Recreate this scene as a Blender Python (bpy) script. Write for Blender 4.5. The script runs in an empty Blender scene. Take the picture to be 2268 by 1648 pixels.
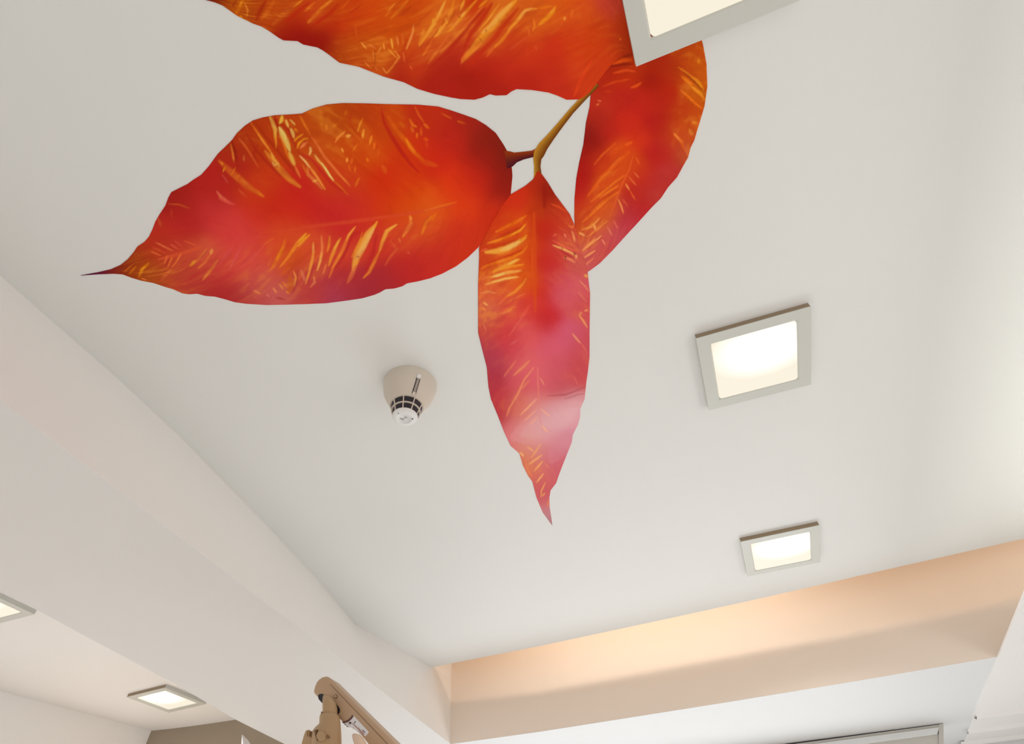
import bpy, bmesh, math, random
import numpy as np
from mathutils import Vector, Matrix

sc = bpy.context.scene
COL = sc.collection
S = 1.2            # metres per unit of (ceiling height above the lens)
EYE = 1.5          # lens height above the floor

# ------------------------------------------------------------------ camera
F_PX, PITCH, YAW, ROLL = 1213.28, 0.8488, -0.3405, -0.0357
CX, CY = 1134.0, 824.0
_f = np.array([math.sin(YAW) * math.cos(PITCH), math.cos(YAW) * math.cos(PITCH), math.sin(PITCH)])
_r = np.array([math.cos(YAW), -math.sin(YAW), 0.0])
_u = np.cross(_r, _f)
CR = _r * math.cos(ROLL) + _u * math.sin(ROLL)
CU = -_r * math.sin(ROLL) + _u * math.cos(ROLL)
CF = _f
cam_d = bpy.data.cameras.new('camera')
cam_d.sensor_fit = 'HORIZONTAL'
cam_d.sensor_width = 36.0
cam_d.lens = F_PX / 2268.0 * 36.0
cam_d.clip_start = 0.02
cam = bpy.data.objects.new('camera', cam_d)
COL.objects.link(cam)
cam.matrix_world = Matrix(((CR[0], CU[0], -CF[0], 0), (CR[1], CU[1], -CF[1], 0), (CR[2], CU[2], -CF[2], EYE), (0, 0, 0, 1)))
sc.camera = cam

# ------------------------------------------------------------------ world, lights, exposure
sc.view_settings.view_transform = 'Standard'
sc.view_settings.look = 'None'
sc.view_settings.exposure = -0.07
sc.view_settings.gamma = 1.0
sc.view_settings.use_curve_mapping = False
w = bpy.data.worlds.new('world')
sc.world = w
w.use_nodes = True
w.node_tree.nodes['Background'].inputs[0].default_value = (1.0, 0.98, 0.95, 1)
w.node_tree.nodes['Background'].inputs[1].default_value = 0.85


def P(x, y, z):
    return Vector((x * S, y * S, z * S + EYE))


def area(name, loc, rot, sx, sy, power, col):
    l = bpy.data.lights.new(name, 'AREA')
    l.shape = 'RECTANGLE'; l.size = sx; l.size_y = sy; l.energy = power; l.color = col
    o = bpy.data.objects.new(name, l); COL.objects.link(o)
    o.location = loc; o.rotation_euler = rot
    return o


# daylight through the far window, shining into the room and up
area('window_daylight', P(-0.45, 3.5, -0.40), (math.radians(116), 0, math.radians(180)), 2.9, 1.2, 37, (0.92, 0.965, 1.0))
# unseen fill added at the right-hand side to brighten the beam and ceiling
area('side_fill', P(1.93, 0.7, -0.35), (math.radians(100), 0, math.radians(90)), 3.0, 1.2, 19, (1.0, 0.985, 0.96))
# unseen fill added above the right-hand soffit, brightening the raised ceiling over it
area('soffit_fill', P(1.45, 1.0, 0.78), (math.radians(180), 0, 0), 0.5, 2.6, 15, (0.97, 1.0, 0.99))


def cove(a, b, watts, col):
    """LED strip lying on the raised ceiling behind its far edge, aimed at the cream bulkhead"""
    a, b = P(*a), P(*b); x = (b - a).normalized(); n = Vector((0, 0.80, -0.60))
    z = -(n - x * n.dot(x)).normalized(); y = z.cross(x)
    l = bpy.data.lights.new('cove_strip', 'AREA'); l.shape = 'RECTANGLE'; l.size = (b - a).length; l.size_y = 0.015
    l.energy = watts; l.color = col
    o = bpy.data.objects.new('cove_strip', l); COL.objects.link(o)
    m = Matrix((x, y, z)).transposed().to_4x4(); m.translation = (a + b) / 2; o.matrix_world = m


cove((-0.86, 2.215, 1.150), (0.34, 2.144, 1.113), 2.9, (1.0, 0.86, 0.72))
cove((0.38, 2.140, 1.112), (1.90, 2.02, 1.09), 0.95, (1.0, 0.60, 0.26))
cove((-1.20, 2.22, 1.150), (-0.94, 2.215, 1.150), 0.3, (1.0, 0.6, 0.3))

# ------------------------------------------------------------------ helpers


def ray(x, y):
    return (x - CX) / F_PX * CR - (y - CY) / F_PX * CU + CF


def onz(x, y, z=1.0):
    d = ray(x, y); k = z / d[2]
    return (d[0] * k, d[1] * k, z)


def ony(x, y, Y):
    d = ray(x, y); k = Y / d[1]
    return (d[0] * k, Y, d[2] * k)


def s2l(c):
    c = np.asarray(c, float) / 255.0
    return np.where(c <= 0.04045, c / 12.92, ((c + 0.055) / 1.055) ** 2.4)


def mat(name, rgb, rough=0.6, metal=0.0, spec=0.5, noise=0.0, bump=0.0, nscale=6.0):
    m = bpy.data.materials.new(name); m.use_nodes = True
    nt = m.node_tree; b = nt.nodes['Principled BSDF']
    b.inputs['Roughness'].default_value = rough
    b.inputs['Metallic'].default_value = metal
    b.inputs['Specular IOR Level'].default_value = spec
    c = (*[float(v) for v in rgb], 1)
    b.inputs['Base Color'].default_value = c
    if noise > 0 or bump > 0:
        tc = nt.nodes.new('ShaderNodeTexCoord'); n = nt.nodes.new('ShaderNodeTexNoise')
        n.inputs['Scale'].default_value = nscale; n.inputs['Detail'].default_value = 3
        nt.links.new(tc.outputs['Object'], n.inputs['Vector'])
        if noise > 0:
            r = nt.nodes.new('ShaderNodeMix'); r.data_type = 'RGBA'
            r.inputs[6].default_value = tuple(max(0, v * (1 - noise)) for v in c[:3]) + (1,)
            r.inputs[7].default_value = tuple(min(1, v * (1 + noise)) for v in c[:3]) + (1,)
            nt.links.new(n.outputs['Fac'], r.inputs[0]); nt.links.new(r.outputs[2], b.inputs['Base Color'])
        if bump > 0:
            bp = nt.nodes.new('ShaderNodeBump'); bp.inputs['Strength'].default_value = bump
            bp.inputs['Distance'].default_value = 0.002
            nt.links.new(n.outputs['Fac'], bp.inputs['Height']); nt.links.new(bp.outputs['Normal'], b.inputs['Normal'])
    return m


def obj(name, bm, m, parent=None, smooth=False, bevel=0.0, seg=2):
    bmesh.ops.recalc_face_normals(bm, faces=bm.faces)
    me = bpy.data.meshes.new(name); bm.to_mesh(me); bm.free()
    o = bpy.data.objects.new(name, me); COL.objects.link(o)
    if m: me.materials.append(m)
    if smooth:
        for p in me.polygons: p.use_smooth = True
    if bevel > 0:
        md = o.modifiers.new('bevel', 'BEVEL'); md.width = bevel; md.segments = seg; md.limit_method = 'ANGLE'; md.angle_limit = math.radians(35)
        if smooth:
            pass
    if parent: o.parent = parent
    return o


def thing(name, label, cat, loc=(0, 0, 0), group=None):
    o = bpy.data.objects.new(name, None); COL.objects.link(o)
    o.location = loc; o['label'] = label; o['category'] = cat
    o.empty_display_size = 0.05
    if group: o['group'] = group
    return o


def struct(o, label=None):
    o['kind'] = 'structure'
    if label: o['label'] = label
    return o


def prism_z(pts, z0, z1):
    """pts: (x, y) normalised plan polygon, extruded between two heights"""
    bm = bmesh.new()
    a = [bm.verts.new(P(x, y, z0)) for x, y in pts]; b = [bm.verts.new(P(x, y, z1)) for x, y in pts]
    bm.faces.new(a); bm.faces.new(b[::-1]); n = len(pts)
    for i in range(n):
        bm.faces.new((a[i], a[(i + 1) % n], b[(i + 1) % n], b[i]))
    return bm


def box(x0, x1, y0, y1, z0, z1, bm=None):
    bm = bm or bmesh.new()
    v = [bm.verts.new(P(x, y, z)) for z in (z0, z1) for (x, y) in ((x0, y0), (x1, y0), (x1, y1), (x0, y1))]
    for f in ((0, 1, 2, 3), (7, 6, 5, 4), (0, 1, 5, 4), (1, 2, 6, 5), (2, 3, 7, 6), (3, 0, 4, 7)):
        bm.faces.new([v[i] for i in f])
    return bm


def prism_px(pts, Y, t0, t1, bm=None, mv=Vector((0, 0, 0))):
    """a side-view outline (photo pixels) standing in the vertical plane y=Y, thickness t0..t1 metres in y"""
    bm = bm or bmesh.new()
    w3 = [P(*ony(x, y, Y)) - mv for x, y in pts]
    a = [bm.verts.new(q + Vector((0, t0, 0))) for q in w3]; b = [bm.verts.new(q + Vector((0, t1, 0))) for q in w3]
    bm.faces.new(a); bm.faces.new(b[::-1]); n = len(pts)
    for i in range(n):
        bm.faces.new((a[i], a[(i + 1) % n], b[(i + 1) % n], b[i]))
    return bm


def zc(ox, oy, s, pts):
    return [(ox + p[0] / s, oy + p[1] / s) + tuple(p[2:]) for p in pts]


# ------------------------------------------------------------------ materials
M_ceil = mat('ceiling_paint', (0.76, 0.755, 0.73), 0.55, noise=0.015, nscale=1.5)
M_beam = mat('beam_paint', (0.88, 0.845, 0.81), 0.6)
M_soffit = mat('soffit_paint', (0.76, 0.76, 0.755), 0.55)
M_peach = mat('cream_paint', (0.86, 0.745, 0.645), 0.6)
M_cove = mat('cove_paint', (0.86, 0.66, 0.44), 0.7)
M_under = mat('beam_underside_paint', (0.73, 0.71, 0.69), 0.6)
M_brown = mat('brown_wall_paint', (0.34, 0.275, 0.20), 0.7, noise=0.04)
M_wall = mat('wall_paint', (0.86, 0.835, 0.81), 0.6)
M_floor = mat('floor_vinyl', (0.60, 0.585, 0.57), 0.5, noise=0.06, nscale=3)
M_frame = mat('lamp_frame_paint', (0.60, 0.60, 0.55), 0.38)
M_det = mat('detector_plastic', (0.64, 0.565, 0.475), 0.4)
M_cap = mat('detector_cap_plastic', (0.78, 0.78, 0.76), 0.55)
M_dark = mat('dark_void', (0.012, 0.010, 0.016), 0.5)
M_grey = mat('grey_label', (0.30, 0.29, 0.27), 0.5)
M_tan = mat('tan_enamel', (0.50, 0.33, 0.20), 0.4, noise=0.03, nscale=8)
M_post = mat('tan_enamel_post', (0.44, 0.28, 0.145), 0.4, noise=0.03, nscale=8)
M_tan2 = mat('tan_enamel_light', (0.72, 0.52, 0.38), 0.35)
M_tandark = mat('tan_seam', (0.20, 0.11, 0.05), 0.6)
M_stick = mat('sticker_paper', (0.78, 0.76, 0.77), 0.35)
M_ink = mat('sticker_ink', (0.13, 0.05, 0.04), 0.5)
M_ink2 = mat('sticker_red_ink', (0.42, 0.25, 0.22), 0.5)
M_rail = mat('blind_white', (0.80, 0.81, 0.80), 0.35)
M_rail2 = mat('blind_beige', (0.60, 0.57, 0.52), 0.5)
M_win = mat('window_frame_paint', (0.75, 0.75, 0.73), 0.4)

# ------------------------------------------------------------------ setting
ZB = 0.735                                             # underside of beams and soffits
L1 = [(-1.160, -1.6, 1), (-1.168, 0.0, 1)] + [onz(x, y, 1) for x, y in ((100, 698), (250, 829), (400, 969), (593, 1166), (709.5, 1290), (786, 1382))] + [onz(957, 1478, 1)]
L2 = [onz(x, y, ZB) for x, y in ((0, 885), (150, 1001), (300, 1114), (450, 1229), (593, 1338.6), (702, 1419), (850, 1535), (998, 1648))]
L2 = [(L2[0][0] + 0.02, -1.6, ZB)] + L2
CORN = [onz(x, y, 1) for x, y in ((957, 1478), (1200, 1430), (1500, 1366), (1700, 1322), (1900, 1276), (2100, 1231), (2268, 1193))] + [(2.0, 2.12, 1)]
PB = [onz(x, y, ZB) for x, y in ((998, 1648), (1200, 1620), (1600, 1557), (1900, 1508), (2207, 1455))] + [(2.0, 2.36, ZB)]
RX = [onz(2268, 1305, ZB), onz(2207, 1455, ZB), onz(2160, 1565, ZB), onz(2134, 1640, ZB)]
L3 = [onz(x, y, ZB) for x, y in ((76, 1348), (200, 1415), (381, 1511), (522, 1594), (630, 1648))]
L3 = [(L3[0][0] + 0.06, -1.6, ZB)] + L3 + [(L3[-1][0] - 0.04, 2.58, ZB)]

# raised ceiling over the tray: one sheet, its left edge along the beam, its far edge free over the cove
plan = [p[:2] for p in L1] + [p[:2] for p in CORN[1:]] + [(2.0, -1.6)]
struct(obj('ceiling', prism_z(plan, 1.0, 1.03), M_ceil))
# cover over the cove
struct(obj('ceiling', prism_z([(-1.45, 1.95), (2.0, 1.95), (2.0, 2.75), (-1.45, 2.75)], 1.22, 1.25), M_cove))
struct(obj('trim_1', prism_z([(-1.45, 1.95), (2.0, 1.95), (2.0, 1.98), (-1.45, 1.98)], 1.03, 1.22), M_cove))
# left beam: side face towards the tray, underside, far face
bm = bmesh.new()


def strip(bm, A, B):
    """quads between two polylines matched by y"""
    ys = sorted(set([round(p[1], 4) for p in A] + [round(p[1], 4) for p in B]))

    def at(Lp, y):
        if y <= Lp[0][1]: return Lp[0][0], Lp[0][2]
        for p, q in zip(Lp, Lp[1:]):
            if p[1] <= y <= q[1]:
                t = (y - p[1]) / max(1e-6, q[1] - p[1])
                return p[0] + (q[0] - p[0]) * t, p[2] + (q[2] - p[2]) * t
        return Lp[-1][0], Lp[-1][2]
    va = []; vb = []
    for y in ys:
        xa, za = at(A, y); xb, zb = at(B, y)
        va.append(bm.verts.new(P(xa, y, za))); vb.append(bm.verts.new(P(xb, y, zb)))
    for i in range(len(ys) - 1):
        bm.faces.new((va[i], va[i + 1], vb[i + 1], vb[i]))


YB = PB[0][1]
L1x = L1 + [(L1[-1][0] + 0.015, YB, 1)]
L2x = L2[:-1] + [(PB[0][0], YB, ZB)]
strip(bm, L1x, L2x)
strip(bm, [(p[0], p[1], 1.25) for p in L1x], L1x)
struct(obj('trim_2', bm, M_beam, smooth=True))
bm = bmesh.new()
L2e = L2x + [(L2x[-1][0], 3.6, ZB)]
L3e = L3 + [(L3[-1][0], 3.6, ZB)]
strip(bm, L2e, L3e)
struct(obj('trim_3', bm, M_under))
bm = bmesh.new(); strip(bm, L3, [(p[0], p[1], 1.03) for p in L3])
struct(obj('trim_4', bm, M_wall))
# far bulkhead, cream: a slab 4 cm thick with a straight drop
pl = [p[:2] for p in PB]
pk = [(-1.45, pl[0][1])] + pl
struct(obj('trim_5', prism_z(pk + [(x, y + 0.04) for x, y in pk[::-1]], ZB, 1.25), M_peach))
# white soffit beyond the bulkhead
struct(obj('trim_6', prism_z([(x, y - 0.0005) for x, y in pl[:5]] + [RX[2][:2], (RX[3][0] + 0.02, 3.6), (L2x[-1][0], 3.6)], ZB - 0.0006, ZB - 0.0001), M_soffit))
# right-hand soffit with a free edge towards the tray
struct(obj('trim_7', prism_z([(RX[0][0] - 0.03, -0.6), RX[0][:2], RX[1][:2], RX[2][:2], RX[3][:2], (RX[3][0] + 0.02, 3.6), (2.0, 3.6), (2.0, -0.6)], ZB - 0.006, ZB - 0.0007), M_wall))
# shallow ribs added to shape window-light bands across the right-hand soffit
for i, (py, wd) in enumerate(((1577, 0.05), (1608, 0.05), (1634, 0.05))):
    y0 = onz(2200, py, ZB)[1]; x0 = RX[2][0] + 0.012
    b = bmesh.new(); n = 10; va = []
    for xx in (x0, 2.0):
        va.append([b.verts.new(P(xx, y0 + wd * (k / n - 0.5), ZB - 0.006 - 0.012 * math.sin(math.pi * k / n))) for k in range(n + 1)])
    for k in range(n): b.faces.new((va[0][k], va[0][k + 1], va[1][k + 1], va[1][k]))
    struct(obj('trim_%d' % (8 + i), b, M_wall, smooth=True))
# left-hand room: ceiling, side wall, brown far wall
LW = [onz(x, y, 1) for x, y in ((0, 1530), (90, 1554), (215, 1587), (335, 1619))]
BW = [onz(x, y, 1) for x, y in ((335, 1619), (380, 1614), (420, 1609), (470, 1602), (522, 1594))]
lc = [(-3.22, -1.6)] + [p[:2] for p in LW] + [p[:2] for p in BW[1:]] + [(-1.3, 2.60), (-1.3, 2.3)]
lc = [(-3.24, -1.6)] + [p[:2] for p in LW] + [p[:2] for p in BW[1:]] + [(-1.8, BW[-1][1] + 0.01), (-1.70, -1.6)]
struct(obj('ceiling', prism_z(lc, 1.0, 1.03), M_wall))
bm = bmesh.new(); lw = [(-3.24, -1.6)] + [p[:2] for p in LW]
a = [bm.verts.new(P(x, y, 1.0)) for x, y in lw]; b_ = [bm.verts.new(P(x, y, -1.25)) for x, y in lw]
for i in range(len(lw) - 1): bm.faces.new((a[i], a[i + 1], b_[i + 1], b_[i]))
struct(obj('wall_left', bm, mat('side_wall_paint', (0.93, 0.90, 0.88), 0.6), smooth=True))
bm = bmesh.new(); bw = [p[:2] for p in BW] + [(-1.8, BW[-1][1] + 0.01)]
a = [bm.verts.new(P(x, y, 1.0 if x < -1.9 else (1.0 if x < -1.81 else ZB - 0.001))) for x, y in bw]; b_ = [bm.verts.new(P(x, y, -1.25)) for x, y in bw]
for i in range(len(bw) - 1): bm.faces.new((a[i], a[i + 1], b_[i + 1], b_[i]))
struct(obj('wall_back_left', bm, M_brown, smooth=True))
# far window wall
X0, X1, YW = -1.9, 2.0, 3.6
bm = box(X0, X1, YW, YW + 0.08, -1.25, -0.55)
box(X0, X1, YW, YW + 0.08, 0.58, ZB + 0.04, bm); box(X0, X0 + 0.25, YW, YW + 0.08, -0.55, 0.58, bm); box(0.78, X1, YW, YW + 0.08, -0.55, 0.58, bm)
struct(obj('wall_far', bm, M_soffit))
bm = bmesh.new()
for (a0, a1, c0, c1) in ((X0 + .25, .78, -.55, -.50), (X0 + .25, .78, .53, .58), (X0 + .25, X0 + .30, -.5, .53), (.73, .78, -.5, .53), (-.22, -.17, -.5, .53)):
    box(a0, a1, YW + 0.01, YW + 0.05, c0, c1, bm)
wn = struct(obj('window_1', bm, M_win))
gl = bpy.data.materials.new('window_glass'); gl.use_nodes = True
gb = gl.node_tree.nodes['Principled BSDF']; gb.inputs['Transmission Weight'].default_value = 1; gb.inputs['Roughness'].default_value = 0; gb.inputs['IOR'].default_value = 1.1
bm = box(X0 + .30, .73, YW + 0.028, YW + 0.032, -.5, .53)
obj('window_pane', bm, gl, wn)
struct(obj('wall_right', box(2.0, 2.05, -1.6, 3.7, -1.25, 1.25), M_wall))
struct(obj('floor', box(-3.4, 2.05, -1.6, 3.7, -1.30, -1.25), M_floor))

# ------------------------------------------------------------------ window blind headrail under the white soffit
hy = onz(1912, 1624.5, ZB)[1]
hx = onz(2090, 1603, ZB)[0]
bl = thing('window_blind', 'white blind headrail along the far window, seen at the bottom right under the white soffit', 'blind', P(-0.2, hy, ZB))
o0 = Vector(P(-0.2, hy, ZB))


def shift(bm): 
    bmesh.ops.translate(bm, verts=bm.verts, vec=-o0); return bm




def hband(y0, y1, xr0, xr1, t0, t1):
    sl = 0.134; xl = 1250
    return prism_px([(xl, y0 + sl * (2090 - xl)), (xr0, y0 + sl * (2090 - xr0)), (xr1, y1 + sl * (2090 - xr1)), (xl, y1 + sl * (2090 - xl))], hy, t0, t1, mv=o0)


obj('shadow_gap_strip', hband(1600.6, 1603.4, 2086, 2086, 0.002, 0.05), M_dark, bl)
obj('mounting_rail', hband(1603.4, 1612, 2086, 2086, 0.0, 0.06), M_rail2, bl)
obj('headrail', hband(1609.8, 1625.2, 2080, 2075.5, -0.008, 0.06), M_rail, bl, bevel=0.002)
obj('blind_fabric', hband(1624, 1760, 2080, 2080, 0.004, 0.012), M_rail2, bl)
obj('end_cap', prism_px([(2079, 1604.5), (2089.5, 1603), (2092, 1770), (2080, 1770)], hy, -0.004, 0.07, mv=o0), M_rail2, bl, bevel=0.001)

# ------------------------------------------------------------------ ceiling lamps
LO, LI, LH = 0.251 * S, 0.189 * S, 0.018


def diffuser_mat():
    m = bpy.data.materials.new('lit_diffuser'); m.use_nodes = True
    nt = m.node_tree; b = nt.nodes['Principled BSDF']
    tc = nt.nodes.new('ShaderNodeTexCoord'); mp = nt.nodes.new('ShaderNodeMapping'); g = nt.nodes.new('ShaderNodeTexGradient')
    g.gradient_type = 'SPHERICAL'
    mp.inputs['Scale'].default_value = (6.5, 8.5, 6.5); mp.inputs['Location'].default_value = (-0.15, 0.42, 0)
    nt.links.new(tc.outputs['Object'], mp.inputs['Vector']); nt.links.new(mp.outputs['Vector'], g.inputs['Vector'])
    cr = nt.nodes.new('ShaderNodeValToRGB')
    cr.color_ramp.elements[0].color = (0.84, 0.77, 0.62, 1); cr.color_ramp.elements[0].position = 0.0
    cr.color_ramp.elements[1].color = (1.25, 1.24, 1.18, 1); cr.color_ramp.elements[1].position = 0.7
    nt.links.new(g.outputs['Fac'], cr.inputs['Fac'])
    b.inputs['Base Color'].default_value = (0.1, 0.1, 0.1, 1)
    nt.links.new(cr.outputs['Color'], b.inputs['Emission Color'])
    b.inputs['Emission Strength'].default_value = 1.05
    return m


M_diff = diffuser_mat()


def lamp_meshes():
    h = LO / 2; q = LI / 2
    bm = bmesh.new()
    rings = []
    for (r, z) in ((h, -LH + 0.002), (h, -LH), (q + 0.004, -LH), (q, -LH + 0.004), (q, -0.004)):
        rings.append([bm.verts.new((sx * r, sy * r, z)) for sx, sy in ((-1, -1), (1, -1), (1, 1), (-1, 1))])
    for a, b in zip(rings, rings[1:]):
        for i in range(4): bm.faces.new((a[i], a[(i + 1) % 4], b[(i + 1) % 4], b[i]))
    fr = bm
    bm = bmesh.new(); e = h - 0.001
    a = [bm.verts.new((sx * e, sy * e, 0)) for sx, sy in ((-1, -1), (1, -1), (1, 1), (-1, 1))]
    b = [bm.verts.new((sx * e, sy * e, -LH + 0.0015)) for sx, sy in ((-1, -1), (1, -1), (1, 1), (-1, 1))]
    for i in range(4): bm.faces.new((a[i], a[(i + 1) % 4], b[(i + 1) % 4], b[i]))
    side = bm
    bm = bmesh.new(); n = 6; rc = 0.010; vs = []
    for (sx, sy, a0) in ((1, 1, 0), (-1, 1, 90), (-1, -1, 180), (1, -1, 270)):
        for k in range(n + 1):
            t = math.radians(a0 + 90 * k / n)
            vs.append(bm.verts.new((sx * (q - rc) + rc * math.cos(t), sy * (q - rc) + rc * math.sin(t), -LH + 0.0015)))
    f = bm.faces.new(vs)
    ex = bmesh.ops.extrude_face_region(bm, geom=[f])
    bmesh.ops.translate(bm, verts=[v for v in ex['geom'] if isinstance(v, bmesh.types.BMVert)], vec=(0, 0, 0.006))
    return fr, bm, side


GL = 'square ceiling lamps'
fr, df, sd_ = lamp_meshes()
lamp0 = thing('ceiling_lamp', 'lit square ceiling lamp alone on the white ceiling right of the hanging red leaf', 'lamp', group=GL)
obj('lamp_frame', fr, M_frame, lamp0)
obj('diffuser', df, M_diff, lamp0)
side_band = obj('housing_side', sd_, mat('shaded_near_side', (0.30, 0.22, 0.14), 0.5), lamp0); side_band.data.materials.append(M_frame)
for p_ in side_band.data.polygons: p_.material_index = 0 if abs(p_.normal.y) > 0.5 and p_.center.y < 0 else 1  # only the near face is brown: shade put into its colour
side_band['label'] = 'narrow side band between ceiling and frame, near face painted brown as shade'


def dup(root, label):
    r = root.copy(); COL.objects.link(r); r['label'] = label
    for ch in list(root.children):
        c = ch.copy(); COL.objects.link(c); c.parent = r
    return r


def centre(px, z=1.0 - LH / S):
    q = [onz(x, y, z) for x, y in px]
    return sum(p[0] for p in q) / len(q), sum(p[1] for p in q) / len(q), q


def put(o, cx, cy, rz=0):
    o.location = P(cx, cy, 1.0); o.rotation_euler = (0, 0, rz)


A = [(1541.5, 747.4), (1791.2, 677.3), (1800.3, 853), (1571, 911.2)]
B = [(1639.5, 1208), (1813.8, 1169.5), (1817.2, 1240.6), (1657.9, 1270.4)]
D = [(281.4, 1545), (370, 1525), (454.6, 1557.6), (370, 1578.8)]


def angle(q):
    dx = (q[1][0] - q[0][0] + q[2][0] - q[3][0]); dy = (q[1][1] - q[0][1] + q[2][1] - q[3][1])
    return math.atan2(dy, dx)


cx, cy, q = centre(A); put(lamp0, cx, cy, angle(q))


def glow(cx_, cy_, e=44):
    # the lamp's own downward light
    l = bpy.data.lights.new('lamp_light', 'SPOT'); l.energy = e; l.color = (1.0, 0.965, 0.915)
    l.spot_size = math.radians(150); l.spot_blend = 1.0; l.shadow_soft_size = 0.0
    o = bpy.data.objects.new('lamp_light', l); COL.objects.link(o); o.location = P(cx_, cy_, 1.0 - 0.03)


glow(cx, cy)
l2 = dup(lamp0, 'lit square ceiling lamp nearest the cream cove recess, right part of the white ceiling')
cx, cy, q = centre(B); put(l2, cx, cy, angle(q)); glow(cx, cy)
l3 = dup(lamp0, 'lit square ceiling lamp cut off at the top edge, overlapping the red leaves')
zc_ = 1.0 - LH / S
pbl, pbr = onz(1409, 147.8, zc_), onz(1757, 7, zc_)
rz = math.atan2(pbr[1] - pbl[1], pbr[0] - pbl[0])
ux = Vector((math.cos(rz), math.sin(rz), 0)); uy = Vector((math.sin(rz), -math.cos(rz), 0))
c3 = Vector((pbl[0], pbl[1], 0)) + ux * 0.1255 + uy * 0.1255
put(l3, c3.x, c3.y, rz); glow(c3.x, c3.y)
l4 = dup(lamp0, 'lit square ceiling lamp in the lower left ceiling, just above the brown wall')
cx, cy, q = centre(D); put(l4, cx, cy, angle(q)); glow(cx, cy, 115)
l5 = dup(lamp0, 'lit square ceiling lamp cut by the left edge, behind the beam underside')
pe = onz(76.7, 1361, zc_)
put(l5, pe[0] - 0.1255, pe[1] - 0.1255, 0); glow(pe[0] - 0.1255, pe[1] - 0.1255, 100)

# ------------------------------------------------------------------ smoke detector
dc = Vector(P(*onz(909, 853, 1.0)))
det = thing('smoke_detector', 'cream conical smoke detector with dark grille hanging from the white ceiling', 'smoke detector', dc)


def lathe(prof, n=64, bm=None, a0=0.0, a1=2 * math.pi):
    bm = bm or bmesh.new(); rings = []
    full = abs(a1 - a0 - 2 * math.pi) < 1e-6; m = n if full else n + 1
    for r, z in prof:
        rings.append([bm.verts.new((r * math.cos(a0 + (a1 - a0) * k / n), r * math.sin(a0 + (a1 - a0) * k / n), z)) for k in range(m)])
    for a, b in zip(rings, rings[1:]):
        for k in range(n):
            bm.faces.new((a[k], a[(k + 1) % m], b[(k + 1) % m], b[k]))
    return bm, rings


DR = 0.078                     # base radius in metres
prof = [(DR, 0), (DR * 1.0, -0.008), (DR * .985, -0.020), (DR * .95, -0.034), (DR * .89, -0.048), (DR * .81, -0.061), (DR * .735, -0.071), (DR * .67, -0.080), (DR * .625, -0.088), (DR * .61, -0.091), (DR * .2, -0.091)]
bm, _ = lathe(prof); obj('detector_base', bm, M_det, det, smooth=True)
R1, R2, Z1, Z2 = DR * .605, DR * .445, -0.091, -0.130
bm, _ = lathe([(R1 * .93, Z1), (R2 * .93, Z2 + .001)]); obj('sensing_chamber', bm, M_dark, det, smooth=True)
bm = bmesh.new()
for k in range(9):
    t = math.radians(40 * k + 8); e = 0.0014
    c, s = math.cos(t), math.sin(t)
    vs = []
    for rr, z in ((R1, Z1), (R2, Z2)):
        for dr in (0, -0.004):
            for sg in (-1, 1):
                vs.append(bm.verts.new(((rr + dr) * c - sg * e * s, (rr + dr) * s + sg * e * c, z)))
    for f in ((0, 1, 5, 4), (2, 3, 7, 6), (0, 2, 6, 4), (1, 3, 7, 5)): bm.faces.new([vs[i] for i in f])
zm = (Z1 + Z2) / 2; Rm = (R1 + R2) / 2
lathe([(Rm + .0005, zm + .0015), (Rm, zm - .0015), (Rm - .004, zm - .0015), (Rm - .004, zm + .0015)], bm=bm)
lathe([(R1 + .0005, Z1 + .001), (R1, Z1 - .001), (R1 - .004, Z1 - .001)], bm=bm)
obj('grille', bm, M_det, det)
bm, rg = lathe([(R2 + .0005, Z2 + .0015), (R2, Z2 - .001), (R2 * .95, Z2 - .004), (R2 * .84, Z2 - .0065), (R2 * .66, Z2 - .0078), (R2 * .5, Z2 - .0085), (R2 * .49, Z2 - .0070), (R2 * .02, Z2 - .0070)])
bm.faces.new(rg[-1]); cap = obj('end_cap', bm, M_cap, det, smooth=True)


def disc(r, x, y, z, m, name, par, n=20, h=0.001, sx=1.0):
    bm, rg = lathe([(r, 0), (r, -h)], n); bm.faces.new(rg[1])
    for v in bm.verts: v.co.x = v.co.x * sx + x; v.co.y += y; v.co.z += z
    return obj(name, bm, m, par)


disc(0.0042, 0.004, -0.002, Z2 - .0068, M_grey, 'cap_screw', cap, n=6)
disc(0.0022, 0.004, -0.002, Z2 - .0080, M_cap, 'screw_head', cap)
disc(0.0016, -0.006, -0.0250, Z2 - .0045, M_dark, 'pin_hole', cap, h=0.003)
disc(0.0020, 0.020, 0.008, Z2 - .0060, M_dark, 'pin_hole', cap, h=0.003)
bm = bmesh.new()
for k in range(3):
    vs = [bm.verts.new((-0.011 + 0.003 * k + a * 0.0019, -0.004 + 0.002 * k + b * 0.009 - 0.004, Z2 - .0076)) for a, b in ((0, 0), (1, 0), (1, 1), (0, 1))]
    bm.faces.new(vs)
obj('cap_label', bm, M_grey, cap)


# light pipe up the cone side
def on_cone(a, z, off=0.0):
    z = max(z, -0.0909)
    for (r0, z0), (r1, z1) in zip(prof, prof[1:]):
        if z1 <= z <= z0 and z0 != z1:
            r = r0 + (r1 - r0) * (z0 - z) / (z0 - z1); break
    return Vector(((r + off) * math.cos(a), (r + off) * math.sin(a), z))


AZ = math.radians(-40)


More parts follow.
